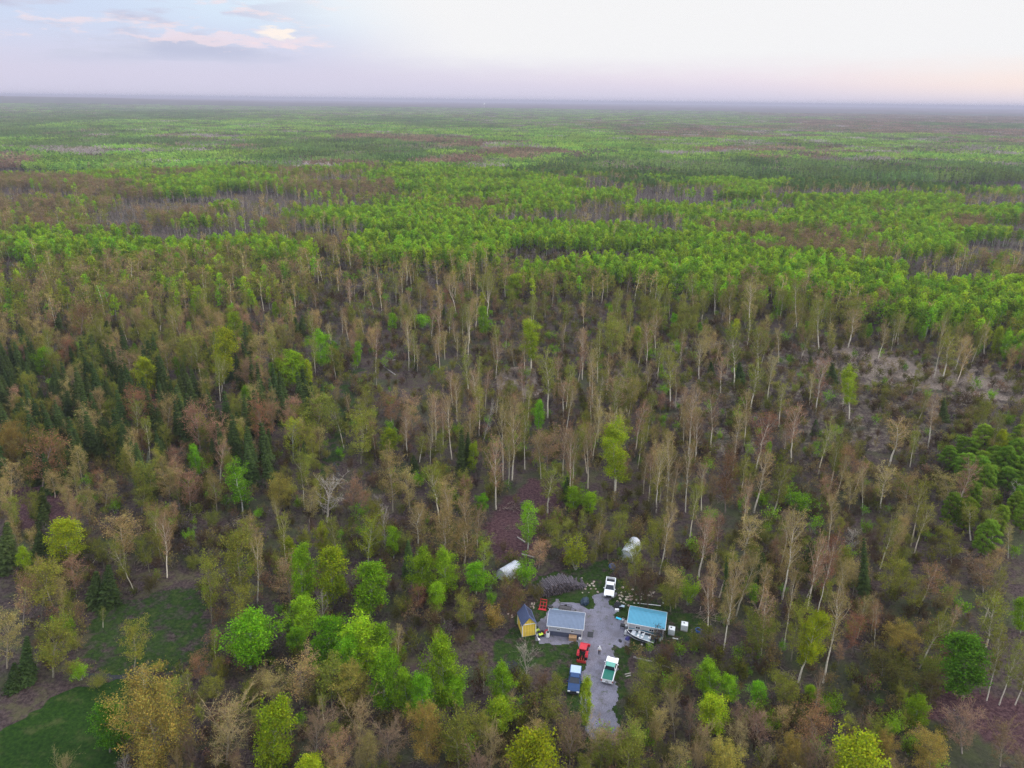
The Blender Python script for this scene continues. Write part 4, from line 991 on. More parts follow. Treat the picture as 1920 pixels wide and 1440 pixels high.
for i in range(len(x)):
    ks, dens = MID[zf[i]]
    if rng.rand() > dens / .088: continue
    w_ = np.array([k[1] for k in ks], float); k = ks[rng.choice(len(ks), p=w_ / w_.sum())][0]; lo, hi = HM[k]
    put('forest', x[i], y[i], k, rng.uniform(lo, hi) * (.68 if zf[i] == 'w' else 1), rng.uniform(.8, 1.3), .03)
x, y = wedge(330, 520, .09)
for i in range(len(x)):
    k = rng.choice(['oU', 'bU', 'kU', 'mU', 'gU'], p=[.28, .18, .2, .26, .08]); put('undergrowth', x[i], y[i], k, sc=rng.uniform(.7, 1.6))
# far woods in tiles
FT = {'G': ['fG'] * 5 + ['fL'], 'L': ['fL'] * 3 + ['fM'], 'C': ['fC'] * 5 + ['fM'], 'B': ['fB'] * 5 + ['fM'], 'W': ['fW'] * 4 + ['fM'], 'O': ['fM', 'fL', 'fB'], 'M': ['fM'] * 3 + ['fL', 'fB', 'fC'], 'P': ['fM'], 'T': ['fM'], 'w': ['fW', 'fM'], 'S': ['fC'], 'N': ['fC']}
s_ = 44.0
ay = np.arange(940, 7600, s_); ax = np.arange(-5400, 5400, s_); A_, B_ = np.meshgrid(ax, ay); x = A_.ravel() + rng.uniform(-9, 9, A_.size); y = B_.ravel() + rng.uniform(-9, 9, A_.size)
r_ = np.hypot(x, y); k_ = (np.abs(np.arctan2(x, y)) < .69) & (r_ > 965) & (r_ < 7500); x, y = x[k_], y[k_]
zf = stand(x, y, 9.0); fill = fbm(x, y, 160, 61)
for i in range(len(x)):
    ks = FT[zf[i]]; put('forest', x[i], y[i], ks[rng.randint(len(ks))], sc=rng.uniform(.95, 1.15), lean=0, wk=1.0)
print('scatter', {k: len(v) for k, v in PTS.items()}, 'near', n_near)

VC = bpy.data.collections.new('tree_kinds'); ORDER = {}
names = []
for key in sorted(VAR):
    for i, e in enumerate(VAR[key]): names.append((key, i))
for n_, (key, i) in enumerate(names):
    me = VAR[key][i]['whole']; o = bpy.data.objects.new('tree_kind_%03d' % n_, me); VC.objects.link(o); ORDER[(key, i)] = n_
def scatter(name, pts, label, cat):
    me = bpy.data.meshes.new(name); P = np.array([(a[0], a[1]) for a in pts]); z = height(P[:, 0], P[:, 1])
    me.vertices.add(len(pts)); me.vertices.foreach_set('co', np.column_stack([P, z]).ravel().astype(np.float32))
    vid = me.attributes.new('vid', 'INT', 'POINT'); vid.data.foreach_set('value', np.array([ORDER[a[3]] for a in pts], np.int32))
    rot = me.attributes.new('rot', 'FLOAT_VECTOR', 'POINT'); rot.data.foreach_set('vector', np.array([a[6:9] for a in pts], np.float32).ravel())
    scl = me.attributes.new('scl', 'FLOAT_VECTOR', 'POINT'); scl.data.foreach_set('vector', np.array([(a[4], a[4], a[5]) for a in pts], np.float32).ravel())
    o = link(name, me); tag(o, label, cat, kind='stuff')
    g = bpy.data.node_groups.new('scatter_' + name, 'GeometryNodeTree')
    g.interface.new_socket('Geometry', in_out='INPUT', socket_type='NodeSocketGeometry'); g.interface.new_socket('Geometry', in_out='OUTPUT', socket_type='NodeSocketGeometry')
    N = g.nodes.new; L = g.links.new
    gi, go = N('NodeGroupInput'), N('NodeGroupOutput'); ci = N('GeometryNodeCollectionInfo'); ci.inputs['Collection'].default_value = VC
    ci.inputs['Separate Children'].default_value = True; ci.inputs['Reset Children'].default_value = True
    ip = N('GeometryNodeInstanceOnPoints'); ip.inputs['Pick Instance'].default_value = True
    def att(nm, ty):
        a_ = N('GeometryNodeInputNamedAttribute'); a_.data_type = ty; a_.inputs['Name'].default_value = nm; return a_.outputs['Attribute']
    e2r = N('FunctionNodeEulerToRotation'); L(att('rot', 'FLOAT_VECTOR'), e2r.inputs[0])
    L(gi.outputs[0], ip.inputs['Points']); L(ci.outputs[0], ip.inputs['Instance']); L(att('vid', 'INT'), ip.inputs['Instance Index'])
    L(e2r.outputs[0], ip.inputs['Rotation']); L(att('scl', 'FLOAT_VECTOR'), ip.inputs['Scale']); L(ip.outputs[0], go.inputs[0])
    md = o.modifiers.new('scatter', 'NODES'); md.node_group = g
    return o
scatter('forest', PTS['forest'], 'endless spring woods of green, rust and grey stands reaching the horizon', 'forest')
scatter('undergrowth', PTS['undergrowth'], 'low brush, saplings and dead sticks covering the forest floor', 'undergrowth')

# ------------------------------------------------------------------ air
m, T = new_mat('haze_air')
pv = T.n('ShaderNodeVolumePrincipled'); pv.inputs['Color'].default_value = (0.50, 0.50, 0.61, 1); pv.inputs['Density'].default_value = 0.000115; pv.inputs['Anisotropy'].default_value = 0.0
o_ = T.n('ShaderNodeOutputMaterial'); T.t.links.new(pv.outputs[0], o_.inputs['Volume'])
hz = MB().box((0, 11500, 53), (56000, 27000, 118)).build('haze', m); tag(hz, 'thin lilac evening haze over the woods', 'haze', kind='stuff')
# ------------------------------------------------------------------ the yard
def frame(p0, p1, z=0.0):
    """origin and heading from two ground pixels: local +x runs from p0 to p1"""
    a, b = at(*p0, z), at(*p1, z); return a, b, math.atan2(b.y - a.y, b.x - a.x), (b - a).length
def corrugated(name, col, axis, pitch=.23, rough=.35): return paint(name, col, rough, 0.15, .06, 2.0, ribs=(axis, pitch))
M_WHITE = paint('white_paint', (.72, .72, .72), .45, 0, .06, 4, dirt=(.45, .43, .40))
M_BLACK = paint('black_plastic', (.022, .023, .026), .5, 0, .3)
M_RUBBER = paint('tyre_rubber', (.02, .02, .021), .85, 0, .2)
M_STEEL = paint('galvanised_steel', (.42, .44, .46), .4, .7, .15)
M_GLASS = paint('window_glass', (.025, .032, .045), .07, 0, .1)
M_CHROME = paint('bright_metal', (.6, .6, .62), .25, .9, .05)
M_RED = paint('red_paint', (.47, .022, .035), .4, 0, .12, 4, dirt=(.22, .03, .03))
M_LAMP = paint('lamp_lens', (.75, .76, .74), .15, 0, .05)
M_TAIL = paint('tail_lens', (.35, .02, .02), .2, 0, .05)
M_WOOD = paint('raw_timber', (.42, .26, .14), .8, 0, .25, 8, dirt=(.2, .13, .08))
M_GREYWOOD = paint('weathered_timber', (.30, .27, .25), .85, 0, .3, 8, dirt=(.14, .12, .11))

def cabin(name, fl, fr, depth, hw, rise, roofc, wallc, bandc, label, windows, band=.42, over=.28):
    a, b, rz, L = frame(fl, fr)
    t = empty(name, a, rz, label, 'cabin'); roofn = 'blue' if roofc[1] > .25 else 'grey'
    mw = paint(roofn + '_siding', wallc, .6, 0, .07, 2.0, ribs=(0, .2)); mbnd = paint(roofn + '_skirt', bandc, .55, 0, .08, 2.0, ribs=(0, .23))
    mg = paint(roofn + '_gable_siding', wallc, .6, 0, .07, 2.0, ribs=(1, .2))
    bh = hw * band
    m_ = MB(); m_.prism([(0.0, bh), (depth, bh), (depth, hw), (depth / 2, hw + rise - .02), (0.0, hw)], 0, L); m_.build('wall', mw, t)
    m_ = MB(); m_.box((L / 2, depth / 2, bh / 2 + .0), (L + .03, depth + .03, bh)); m_.build('lower_wall', mbnd, t)
    mr = corrugated(roofn + '_roof', roofc, 0, rough=.5)
    r_ = MB(); th = .06
    y0, ze = -over, hw - over * rise / (depth / 2)
    prof = [(y0, ze), (depth / 2, hw + rise), (depth - y0, ze), (depth - y0, ze + th), (depth / 2, hw + rise + th), (y0, ze + th)]
    r_.prism(prof, -over, L + over); rf = r_.build('roof', mr, t)
    MB().prism([(depth / 2 - .16, hw + rise + th - .05), (depth / 2, hw + rise + th + .03), (depth / 2 + .16, hw + rise + th - .05)], -over - .01, L + over + .01).build('ridge_cap', mr, rf)
    f = MB(); f.box((L / 2, y0 - .015, ze + .0), (L + 2 * over + .06, .04, .16)); f.box((L / 2, depth - y0 + .015, ze), (L + 2 * over + .06, .04, .16)); f.build('fascia', M_WHITE, rf)
    ra = math.atan2(rise, depth / 2)
    g = MB()
    for xx in (-over - .015, L + over + .015):
        for s_ in (0, 1):
            pa = (y0, ze) if s_ == 0 else (depth - y0, ze); pb = (depth / 2, hw + rise)
            g.tube([(xx, pa[0], pa[1]), (xx, pb[0], pb[1])], .055, 4)
    g.build('rake_trim', M_WHITE, rf)
    c = MB()
    for xx, yy in ((0, 0), (L, 0), (0, depth), (L, depth)): c.box((xx, yy, hw / 2), (.15, .15, hw - .01))
    c.build('corner_trim', M_WHITE, t)
    for u, wz, ww, wh in windows:
        fr_ = MB(); 
        for dx, dz, sx_, sz_ in ((0, wh / 2, ww + .14, .07), (0, -wh / 2, ww + .14, .07), (-ww / 2, 0, .07, wh - .07), (ww / 2, 0, .07, wh - .07), (0, 0, .04, wh - .07)):
            fr_.box((u * L + dx, -.035, wz + dz), (sx_, .05, sz_))
        wo_ = fr_.build('window', M_WHITE, t)
        MB().box((u * L, -.012, wz), (ww - .07, .02, wh - .07)).build('pane', M_GLASS, wo_)
    return t, a, rz, L

tg, ag, rzg, Lg = cabin('cabin', (1028, 1190.5), (1090.5, 1198), 4.1, 2.35, .95, (.155, .20, .285), (.48, .49, .56), (.09, .10, .15),
      'small grey cabin with grey-blue metal roof and dark lower walls', [(.30, 1.5, .55, .38), (.71, 1.5, .55, .38)], .42)
# door on the right gable end
MB().box((Lg + .03, 2.3, 1.0), (.06, .9, 1.95)).build('door', M_WHITE, tg)
tb, ab, rzb, Lb = cabin('cabin', (1177.5, 1187), (1242, 1199.5), 4.3, 2.6, 1.0, (.085, .31, .44), (.52, .51, .53), (.04, .22, .34),
      'small cabin with bright blue metal roof, boat parked in front', [(.27, 1.62, .8, .55), (.66, 1.62, .8, .55)], .5)
d_ = MB().box((-.06, 2.4, 1.0), (.08, .9, 1.95)).build('door', M_WHITE, tb)
MB().tube([(-.14, 2.05, 1.0), (-.14, 2.05, 1.1)], .03, 6).build('handle', M_STEEL, d_)
MB().box((-.55, 2.4, .12), (.9, 1.3, .24)).build('step', M_GREYWOOD, tb)

# yellow shed, gable towards us, with a loft dormer line and white trim
a, b, rz, L = frame((979.3, 1195), (1004.2, 1191))
t = empty('shed', a, rz, 'tall narrow yellow shed with steep dark blue roof and white trim', 'shed')
My = paint('yellow_siding', (.82, .58, .09), .6, 0, .08, 2, ribs=(0, .3)); Dp, hw, rise = 3.5, 2.75, 1.45
MB().prism([(0, .12), (L, .12), (L, hw), (L / 2, hw + rise), (0, hw)], 0, Dp, axis=1).build('wall', My, t)
MB().box((L / 2, Dp / 2, .06), (L - .1, Dp - .1, .12)).build('skid_base', M_GREYWOOD, t)
mr = corrugated('shed_roof', (.085, .11, .21), 1)
o_ = .16; k = rise / (L / 2)
for s_ in (-1, 1):
    xe = -o_ if s_ < 0 else L + o_
    m_ = MB(); m_.prism([(xe, hw - o_ * k + .02), (L / 2, hw + rise + .02), (L / 2, hw + rise + .09), (xe, hw - o_ * k + .09)], -.2, Dp + .15, axis=1); rf = m_.build('roof', mr, t)
MB().prism([(L / 2 - .12, hw + rise + .06), (L / 2, hw + rise + .16), (L / 2 + .12, hw + rise + .06)], -.21, Dp + .16, axis=1).build('ridge_cap', mr, t)
m_ = MB()
for q in range(5):
    u = .16 + q * .17; m_.box((L / 2 + (L / 2) * u, Dp / 2 + .2, hw + rise * (1 - u) + .13), (.06, Dp - 1.0, .05), Matrix.Rotation(math.atan(k), 4, 'Y'))
m_.build('roof_battens', M_BLACK, t)
tr_ = MB(); tr_.box((L / 2, -.02, hw), (L + .04, .05, .14))
for xx, yy in ((0, 0), (L, 0), (0, Dp)): tr_.box((xx, yy, hw / 2 + .06), (.14, .14, hw - .2))
tr_.box((-.02, Dp / 2, hw - .12), (.05, Dp - .15, .12)); tr_.build('trim', M_WHITE, t)
w_ = MB().box((-.03, Dp * .35, 1.75), (.06, .62, .7)).build('window', M_WHITE, t); MB().box((-.065, Dp * .35, 1.75), (.02, .48, .56)).build('pane', M_GLASS, w_)
dd = MB().box((L / 2, Dp + .03, 1.1), (1.0, .06, 1.9)).build('door', M_WHITE, t); MB().tube([(L / 2 + .38, Dp + .1, 1.0), (L / 2 + .38, Dp + .1, 1.15)], .03, 6).build('handle', M_STEEL, dd)

# ---- vehicles: local +y is forward, origin midway on the ground
def wheel(parent, x, y, r, wd, rimm=M_CHROME, name='wheel'):
    w_ = MB().lathe([(r * .62, -wd / 2), (r * .93, -wd / 2), (r, -wd * .32), (r, wd * .32), (r * .93, wd / 2), (r * .62, wd / 2)], n=20, axis='x').build(name, M_RUBBER, parent, (x, y, r), smooth=False)
    MB().lathe([(r * .6, -wd * .52), (r * .6, -wd * .3), (r * .25, -wd * .3), (r * .2, wd * .3), (r * .6, wd * .3), (r * .6, wd * .52)], n=14, axis='x').build('rim', rimm, w_)
    return w_
def pickup(px_rear, px_front, paintm, label, roofm=None, cover=None, bed_dark=False, W_=1.95, glassm=M_GLASS):
    a, b = at(*px_rear), at(*px_front); c = (a + b) / 2; L = 5.7
    t = empty('pickup_truck', c, math.atan2(b.y - a.y, b.x - a.x) - PI / 2, label, 'pickup truck')
    h = L / 2
    # body sides: bed, cab lower, hood
    low = [(-h, .50), (-h, 1.02), (-.55, 1.05), (1.15, 1.05), (1.45, 1.10), (h - .35, 1.0), (h - .05, .86), (h, .5), (h - .15, .38), (-h + .1, .42)]
    m_ = MB(); 
    m_.prism([(-.55, .42), (-.55, 1.05), (1.15, 1.05), (1.35, 1.12), (2.2, 1.04), (h - .12, .92), (h, .72), (h, .42)], -W_ / 2, W_ / 2)
    for s_ in (-1, 1): m_.box((s_ * (W_ / 2 - .09), (-h - .55) / 2, .74), (.18, h - .55, .62))
    m_.box((0, (-h - .55) / 2, .52), (W_ - .36, h - .57, .08)); body = m_.build('body', paintm, t, bevel=.06)
    tg_ = MB().box((0, -h + .04, .75), (W_ - .38, .08, .6)).build('tailgate', paintm, t, bevel=.015)
    MB().box((0, -h - .005, .86), (.28, .02, .05)).build('handle', M_BLACK, tg_)
    MB().box((0, -h - .01, .66), (.55, .02, .08)).build('badge', M_CHROME if roofm is None else M_BLACK, tg_)
    # cab: glasshouse with roof
    g = MB(); hw_ = W_ / 2 - .06
    lo = [(-hw_, -.52, 1.05), (hw_, -.52, 1.05), (hw_, 1.32, 1.08), (-hw_, 1.32, 1.08)]; up = [(-hw_ + .17, -.38, 1.70), (hw_ - .17, -.38, 1.70), (hw_ - .19, .58, 1.70), (-hw_ + .19, .58, 1.70)]
    for i in range(4): g.quad(lo[i], lo[(i + 1) % 4], up[(i + 1) % 4], up[i])
    g.quad(*up); g.build('windows', glassm, t)
    rf = MB().box((0, .10, 1.735), (2 * hw_ - .3, 1.05, .08), taper=(.93, .93)).build('roof', roofm or paintm, t, bevel=.03)
    pl = MB()
    for s_ in (-1, 1):
        pl.tube([(s_ * hw_, 1.30, 1.08), (s_ * (hw_ - .18), .60, 1.70)], .045, 6); pl.tube([(s_ * hw_, -.50, 1.05), (s_ * (hw_ - .17), -.38, 1.70)], .07, 6); pl.tube([(s_ * (hw_ + .01), .38, 1.05), (s_ * (hw_ - .17), .32, 1.70)], .04, 6)
    pl.build('pillars', paintm, t)
    for s_ in (-1, 1):
        d1 = MB().box((s_ * (W_ / 2 + .004), .40, .75), (.02, 1.35, .52)).build('door', paintm, t, bevel=.01)
        MB().box((s_ * (W_ / 2 + .02), -.1, .92), (.03, .2, .04)).build('handle', M_BLACK, d1)
        MB().box((s_ * (W_ / 2 + .12), 1.02, 1.14), (.2, .1, .16)).build('mirror', paintm, t, bevel=.02)
        MB().box((s_ * (W_ / 2 - .24), h - .04, .78), (.42, .12, .2)).build('headlight', M_LAMP, t, bevel=.02)
        MB().box((s_ * (W_ / 2 - .08), -h - .005, .82), (.15, .06, .34)).build('tail_light', M_TAIL, t)
        for yy in (-1.75, 1.85): wheel(t, s_ * (W_ / 2 - .13), yy, .39, .26)
    MB().box((0, h - .0, .74), (W_ - .9, .08, .26)).build('grille', M_BLACK, t)
    MB().box((0, h + .02, .5), (W_ - .06, .16, .2)).build('front_bumper', M_BLACK if roofm is None else M_CHROME, t, bevel=.03)
    MB().box((0, -h - .06, .5), (W_ - .1, .16, .18)).build('rear_bumper', M_CHROME, t, bevel=.03)
    for yy in (-1.75, 1.85): 
        pass
    if cover: MB().box((0, (-h - .5) / 2, 1.07), (W_ - .26, h - .62, .07)).build('bed_cover', cover, t, bevel=.02)
    else: MB().box((0, (-h - .55) / 2, .575), (W_ - .37, h - .65, .02)).build('bed_liner', M_BLACK, t)
    return t
P_WHITE = paint('white_car_paint', (.78, .79, .80), .3, 0, .02, 3, coat=.5)
P_BLUE = paint('dark_blue_car_paint', (.007, .040, .13), .45, 0, .05, 3, coat=.15)
pickup((1145.5, 1090), (1141.0, 1123.5), P_WHITE, 'white pickup facing us with open dark bed near the log pile')
P_TEAL = paint('green_bed_cover', (.012, .13, .095), .5, 0, .1, 5); P_TEAL2 = paint('green_roof', (.11, .33, .27), .4, 0, .08, 5)
pickup((1138.2, 1281), (1148.6, 1242), P_WHITE, 'white pickup with green roof and bed cover seen from behind', P_TEAL2, P_TEAL, W_=2.0)
P_LB = paint('pale_blue_cover', (.36, .47, .60), .5, 0, .06, 4)
pickup((1079.6, 1259), (1074.8, 1301.5), P_BLUE, 'dark blue pickup with pale blue bed cover facing us', None, P_LB)

# ---- red tractor with loader
a, b = at(1090.3, 1240), at(1096, 1217); c = (a + b) / 2
t = empty('tractor', c, math.atan2(b.y - a.y, b.x - a.x) - PI / 2, 'red tractor with red canopy, front loader bucket and red rear blade', 'tractor')
MB().box((0, .75, .95), (.62, 1.5, .5)).build('hood', M_RED, t, bevel=.08)
MB().box((0, .2, .6), (.4, 2.6, .3)).build('chassis', M_BLACK, t, bevel=.03)
MB().box((0, 1.51, .93), (.5, .03, .4)).build('grille', M_BLACK, t)
for s_ in (-1, 1):
    wheel(t, s_ * .72, -.75, .66, .42, M_RED, 'rear_wheel'); wheel(t, s_ * .62, 1.05, .40, .26, M_RED, 'front_wheel')
    MB().prism([(-1.42, .95), (-1.2, 1.32), (-.7, 1.46), (-.2, 1.3), (-.1, 1.1), (-.16, 1.1), (-.25, 1.24), (-.7, 1.38), (-1.16, 1.25), (-1.36, .93)], s_ * .5, s_ * .95).build('fender', M_RED, t)
    MB().tube([(s_ * .48, -.95, .9), (s_ * .5, -.9, 2.25)], .04, 6).build('canopy_post', M_BLACK, t)
    MB().tube([(s_ * .48, .1, .9), (s_ * .48, .0, 2.25)], .035, 6).build('canopy_post', M_BLACK, t)
    MB().tube([(s_ * .48, .2, 1.3), (s_ * .5, 1.6, 1.15), (s_ * .52, 2.15, .45)], .065, 6).build('loader_arm', M_RED, t)
MB().box((0, -.45, 2.3), (1.3, 1.45, .1), taper=(.93, .93)).build('canopy', M_RED, t, bevel=.04)
st = MB().box((0, -.6, 1.05), (.5, .45, .12)).build('seat', M_BLACK, t, bevel=.03); MB().box((0, -.82, 1.3), (.48, .1, .45)).build('backrest', M_BLACK, st, bevel=.03)
MB().lathe([(.2, -.015), (.2, .015)], (0, 0, 1.35), 16).build('steering_wheel', M_BLACK, t)
MB().prism([(2.1, .12), (2.75, .12), (2.78, .16), (2.2, .2), (2.15, .62), (2.3, .72), (2.25, .76), (2.08, .64)], -.85, .85).build('bucket', M_RED, t)
bl = MB(); bl.box((0, -2.0, .35), (1.5, .07, .5)); bl.box((-.75, -1.85, .3), (.05, .4, .4)); bl.box((.75, -1.85, .3), (.05, .4, .4)); bl.tube([(-.3, -1.3, .6), (-.35, -2.0, .6)], .04, 5); bl.tube([(.3, -1.3, .6), (.35, -2.0, .6)], .04, 5); bl.tube([(0, -1.2, 1.0), (0, -2.0, .65)], .04, 5)
bl.build('rear_blade', paint('worn_red', (.42, .035, .03), .6, 0, .25, 5), t)

# ---- fishing boat on its trailer
a, b = at(1223, 1208), at(1178.5, 1194); c = (a + b) / 2; rzb_ = math.atan2(b.y - a.y, b.x - a.x) - PI / 2
tr = empty('boat_trailer', c, rzb_, 'steel boat trailer under the fishing boat', 'trailer')
f = MB()
for s_ in (-1, 1): f.tube([(s_ * .6, -2.2, .48), (s_ * .55, .9, .48), (0, 2.4, .48)], .05, 6)
f.tube([(0, 2.3, .48), (0, 3.1, .45)], .05, 6); f.tube([(-.95, -.6, .35), (.95, -.6, .35)], .05, 6); f.build('frame', M_STEEL, tr)
for s_ in (-1, 1):
    wheel(tr, s_ * 1.12, -.6, .31, .2, M_WHITE); MB().prism([(-1.0, .5), (-.85, .68), (-.35, .68), (-.2, .5), (-.25, .5), (-.4, .64), (-.8, .64), (-.95, .5)], s_ * 1.0, s_ * 1.24).build('mudguard', M_BLACK, tr)
MB().lathe([(.1, 0), (.1, .08)], (0, 2.95, 0), 10).build('jockey_wheel', M_RUBBER, tr)
bt = empty('fishing_boat', c + Vector((0, 0, .5)), rzb_, 'open aluminium fishing boat with windscreen and dark outboard beside the blue-roofed cabin', 'boat')
bm_ = bmesh.new(); rows = []
for y_, wd, keel, gz in ((-2.55, 1.0, .12, .72), (-1.5, 1.04, .06, .74), (0, 1.02, .03, .78), (1.2, .82, .06, .84), (2.1, .46, .2, .92), (2.6, .06, .55, .98)):
    rows.append([bm_.verts.new(v) for v in ((-wd, y_, gz), (-wd * .88, y_, keel + .25), (0, y_, keel), (wd * .88, y_, keel + .25), (wd, y_, gz), (wd * .88, y_, gz), (wd * .78, y_, keel + .36), (-wd * .78, y_, keel + .36), (-wd * .88, y_, gz))])
for R_, Q in zip(rows, rows[1:]):
    for i in range(9): bm_.faces.new((R_[i], R_[(i + 1) % 9], Q[(i + 1) % 9], Q[i]))
for R_ in (rows[0], rows[-1]): bm_.faces.new(R_[:9])
mb = MB(); mb.bm.free(); mb.bm = bm_; mb.build('hull', paint('dark_hull', (.05, .06, .08), .35, .3, .1, 3), bt)
gw = MB()
for s_ in (-1, 1): gw.tube([(s_ * .97, -2.56, .75), (s_ * 1.01, -1.5, .77), (s_ * .99, 0, .81), (s_ * .79, 1.2, .87), (s_ * .44, 2.1, .95), (0, 2.62, 1.01)], .045, 6)
gw.build('gunwale', M_WHITE, bt)
MI = paint('boat_carpet', (.33, .40, .44), .8, 0, .1, 6)
fl_ = MB(); fl_.box((0, -.6, .42), (1.5, 3.6, .03)); fl_.build('deck', MI, bt)
MB().prism([(-.62, .44), (-.62, .78), (.62, .78), (.62, .44)], 1.0, 1.7, axis=1).build('bow_deck', paint('boat_grey', (.45, .47, .5), .6, 0, .1, 5), bt)
for x_, y_ in ((-.42, -.35), (.42, -.35), (.0, -1.55)):
    s0 = MB().box((x_, y_, .72), (.42, .42, .1)).build('seat', M_WHITE, bt, bevel=.03); MB().box((x_, y_ - .2, .95), (.4, .08, .4)).build('backrest', M_WHITE, s0, bevel=.03); MB().tube([(x_, y_, .43), (x_, y_, .69)], .04, 6).build('pedestal', M_STEEL, s0)
for s_ in (-1, 1):
    MB().box((s_ * .5, .42, .68), (.5, .35, .5)).build('console', M_WHITE, bt, bevel=.04)
    MB().box((s_ * .5, .62, 1.08), (.56, .02, .34), Matrix.Rotation(.5, 4, 'X')).build('windscreen', paint('tinted_screen', (.2, .3, .35), .1), bt)
mo = MB(); mo.box((0, -2.78, .95), (.34, .44, .42)); mo.build('outboard_motor', M_BLACK, bt, bevel=.08)
m_ = MB(); m_.box((0, -2.74, .45), (.14, .22, .6)); m_.lathe([(.03, -.02), (.16, 0), (.03, .02)], (0, -2.92, .2), 10, 'y'); m_.build('motor_leg', M_BLACK, bt)

# ---- person on the drive
def person():
    p = at(1123.4, 1226.5)
    t = empty('person', p, math.radians(168), 'person in white top, white cap and dark trousers standing on the drive', 'person')
    def skin(name, pts, edges, rad, mat, parent, root=0, lvl=1):
        me = bpy.data.meshes.new(name); me.from_pydata(pts, edges, []); me.materials.append(mat)
        o = link(name, me, parent); o.modifiers.new('skin', 'SKIN'); me_ = o.data
        for v, r in zip(me_.skin_vertices[0].data, rad): v.radius = (r, r) if not hasattr(r, '__len__') else r
        me_.skin_vertices[0].data[root].use_root = True
        s = o.modifiers.new('sub', 'SUBSURF'); s.levels = lvl; s.render_levels = lvl; return o
    P = [(0, 0, .98), (0, 0, 1.15), (0, .01, 1.36), (0, 0, 1.47), (0, .01, 1.55), (0, .02, 1.66), (0, .01, 1.76)]; R = [(.15, .11), (.14, .10), (.17, .11), (.07, .06), (.058, .058), (.085, .10), (.06, .07)]; E = [(i, i + 1) for i in range(6)]
    for s_ in (-1, 1):
        n = len(P); P += [(s_ * .19, 0, 1.41), (s_ * .25, -.01, 1.14), (s_ * .27, .08, .92), (s_ * .275, .11, .86), (s_ * .275, .13, .83)]; R += [.058, .045, .033, .028, .036]; E += [(2, n), (n, n + 1), (n + 1, n + 2), (n + 2, n + 3), (n + 3, n + 4)]
        for k in range(4):
            q = len(P); y0 = .10 + k * .02
            P += [(s_ * .275 - (k - 1.5) * .0, .115 + k * .018, .775), (s_ * .268, .12 + k * .018, .745 - .006 * (1 - abs(k - 1.5))), (s_ * .255, .12 + k * .018, .73)]; R += [.0095, .0085, .0075]; E += [(n + 4, q), (q, q + 1), (q + 1, q + 2)]
        q = len(P); P += [(s_ * .26, .165, .81), (s_ * .25, .175, .78)]; R += [.0105, .0085]; E += [(n + 4, q), (q, q + 1)]
        q = len(P); P += [(s_ * .10, 0, .90), (s_ * .11, .02, .50), (s_ * .12, -.01, .10), (s_ * .12, .0, .05), (s_ * .125, .15, .035)]; R += [.09, .065, .045, .045, .035]; E += [(0, q), (q, q + 1), (q + 1, q + 2), (q + 2, q + 3), (q + 3, q + 4)]
    skin('body', P, E, R, paint('skin', (.5, .32, .25), .6, 0, .05), t, 0, 1)
    C = [(0, 0, .95), (0, 0, 1.16), (0, .01, 1.37), (0, .0, 1.45)]; CR = [(.18, .135), (.17, .13), (.195, .135), (.10, .085)]; CE = [(0, 1), (1, 2), (2, 3)]
    for s_ in (-1, 1): n = len(C); C += [(s_ * .20, 0, 1.40), (s_ * .255, -.01, 1.14), (s_ * .275, .075, .94)]; CR += [.078, .062, .048]; CE += [(2, n), (n, n + 1), (n + 1, n + 2)]
    skin('shirt', C, CE, CR, M_WHITE, t)
    C = [(0, 0, .98)]; CR = [(.165, .125)]; CE = []
    for s_ in (-1, 1): n = len(C); C += [(s_ * .105, 0, .86), (s_ * .115, .02, .50), (s_ * .125, -.01, .08)]; CR += [.108, .085, .072]; CE += [(0, n), (n, n + 1), (n + 1, n + 2)]
    skin('trousers', C, CE, CR, paint('dark_cloth', (.02, .022, .03), .9, 0, .15), t)
    for s_ in (-1, 1): MB().box((s_ * .125, .06, .045), (.1, .28, .09)).build('shoe', M_BLACK, t, bevel=.03)
    cp = MB(); cp.lathe([(.105, 1.70), (.112, 1.74), (.10, 1.80), (.06, 1.84), (.01, 1.85)], (0, .02, 0), 14); cp.box((0, .15, 1.715), (.16, .12, .015)); cp.build('cap', M_WHITE, t)
    hd = MB(); hd.box((0, .115, 1.665), (.022, .035, .045)); hd.build('nose', MATS['skin'], t, bevel=.008)
    for s_ in (-1, 1): MB().lathe([(.012, -.006), (.014, 0), (.012, .006)], (s_ * .033, .104, 1.69), 8, 'y').build('eye', M_BLACK, t); MB().box((s_ * .092, .02, 1.66), (.02, .04, .06)).build('ear', MATS['skin'], t, bevel=.008)
    MB().box((0, .112, 1.615), (.05, .012, .012)).build('mouth', paint('lips', (.35, .14, .12), .6), t)
person()

# ---- log pile: every log its own thing
M_LOG = paint('log_bark', (.10, .085, .096), .9, 0, .45, 5, dirt=(.03, .027, .03)); M_CUT = paint('cut_wood', (.085, .065, .06), .8, 0, .4, 9)
def log_mesh(r, L, seed, bark=M_LOG):
    rs = random.Random(seed); m_ = MB(); pts = [(0, L * (i / 4 - .5), rs.gauss(0, .015)) for i in range(5)]
    m_.tube(pts, [r * (1.05 - .06 * i) for i in range(5)], 8); me = None
    bmesh.ops.recalc_face_normals(m_.bm, faces=m_.bm.faces); me = bpy.data.meshes.new('log'); m_.bm.to_mesh(me); m_.bm.free(); me.materials.append(bark); me.materials.append(M_CUT)
    for p in me.polygons:
        if len(p.vertices) == 8: p.material_index = 1
    return me
LM = [log_mesh(.105 + .014 * (i % 5), 2.8 + .22 * (i % 3), i) for i in range(7)]
pa, pb = at(1004, 1115), at(1094, 1094); axv = (pb - pa); Lp = axv.length; axv.normalize()
hd_ = Vector((.38, -.92, 0)).normalized(); rl = random.Random(8)
ang = math.atan2(hd_.y, hd_.x) - PI / 2
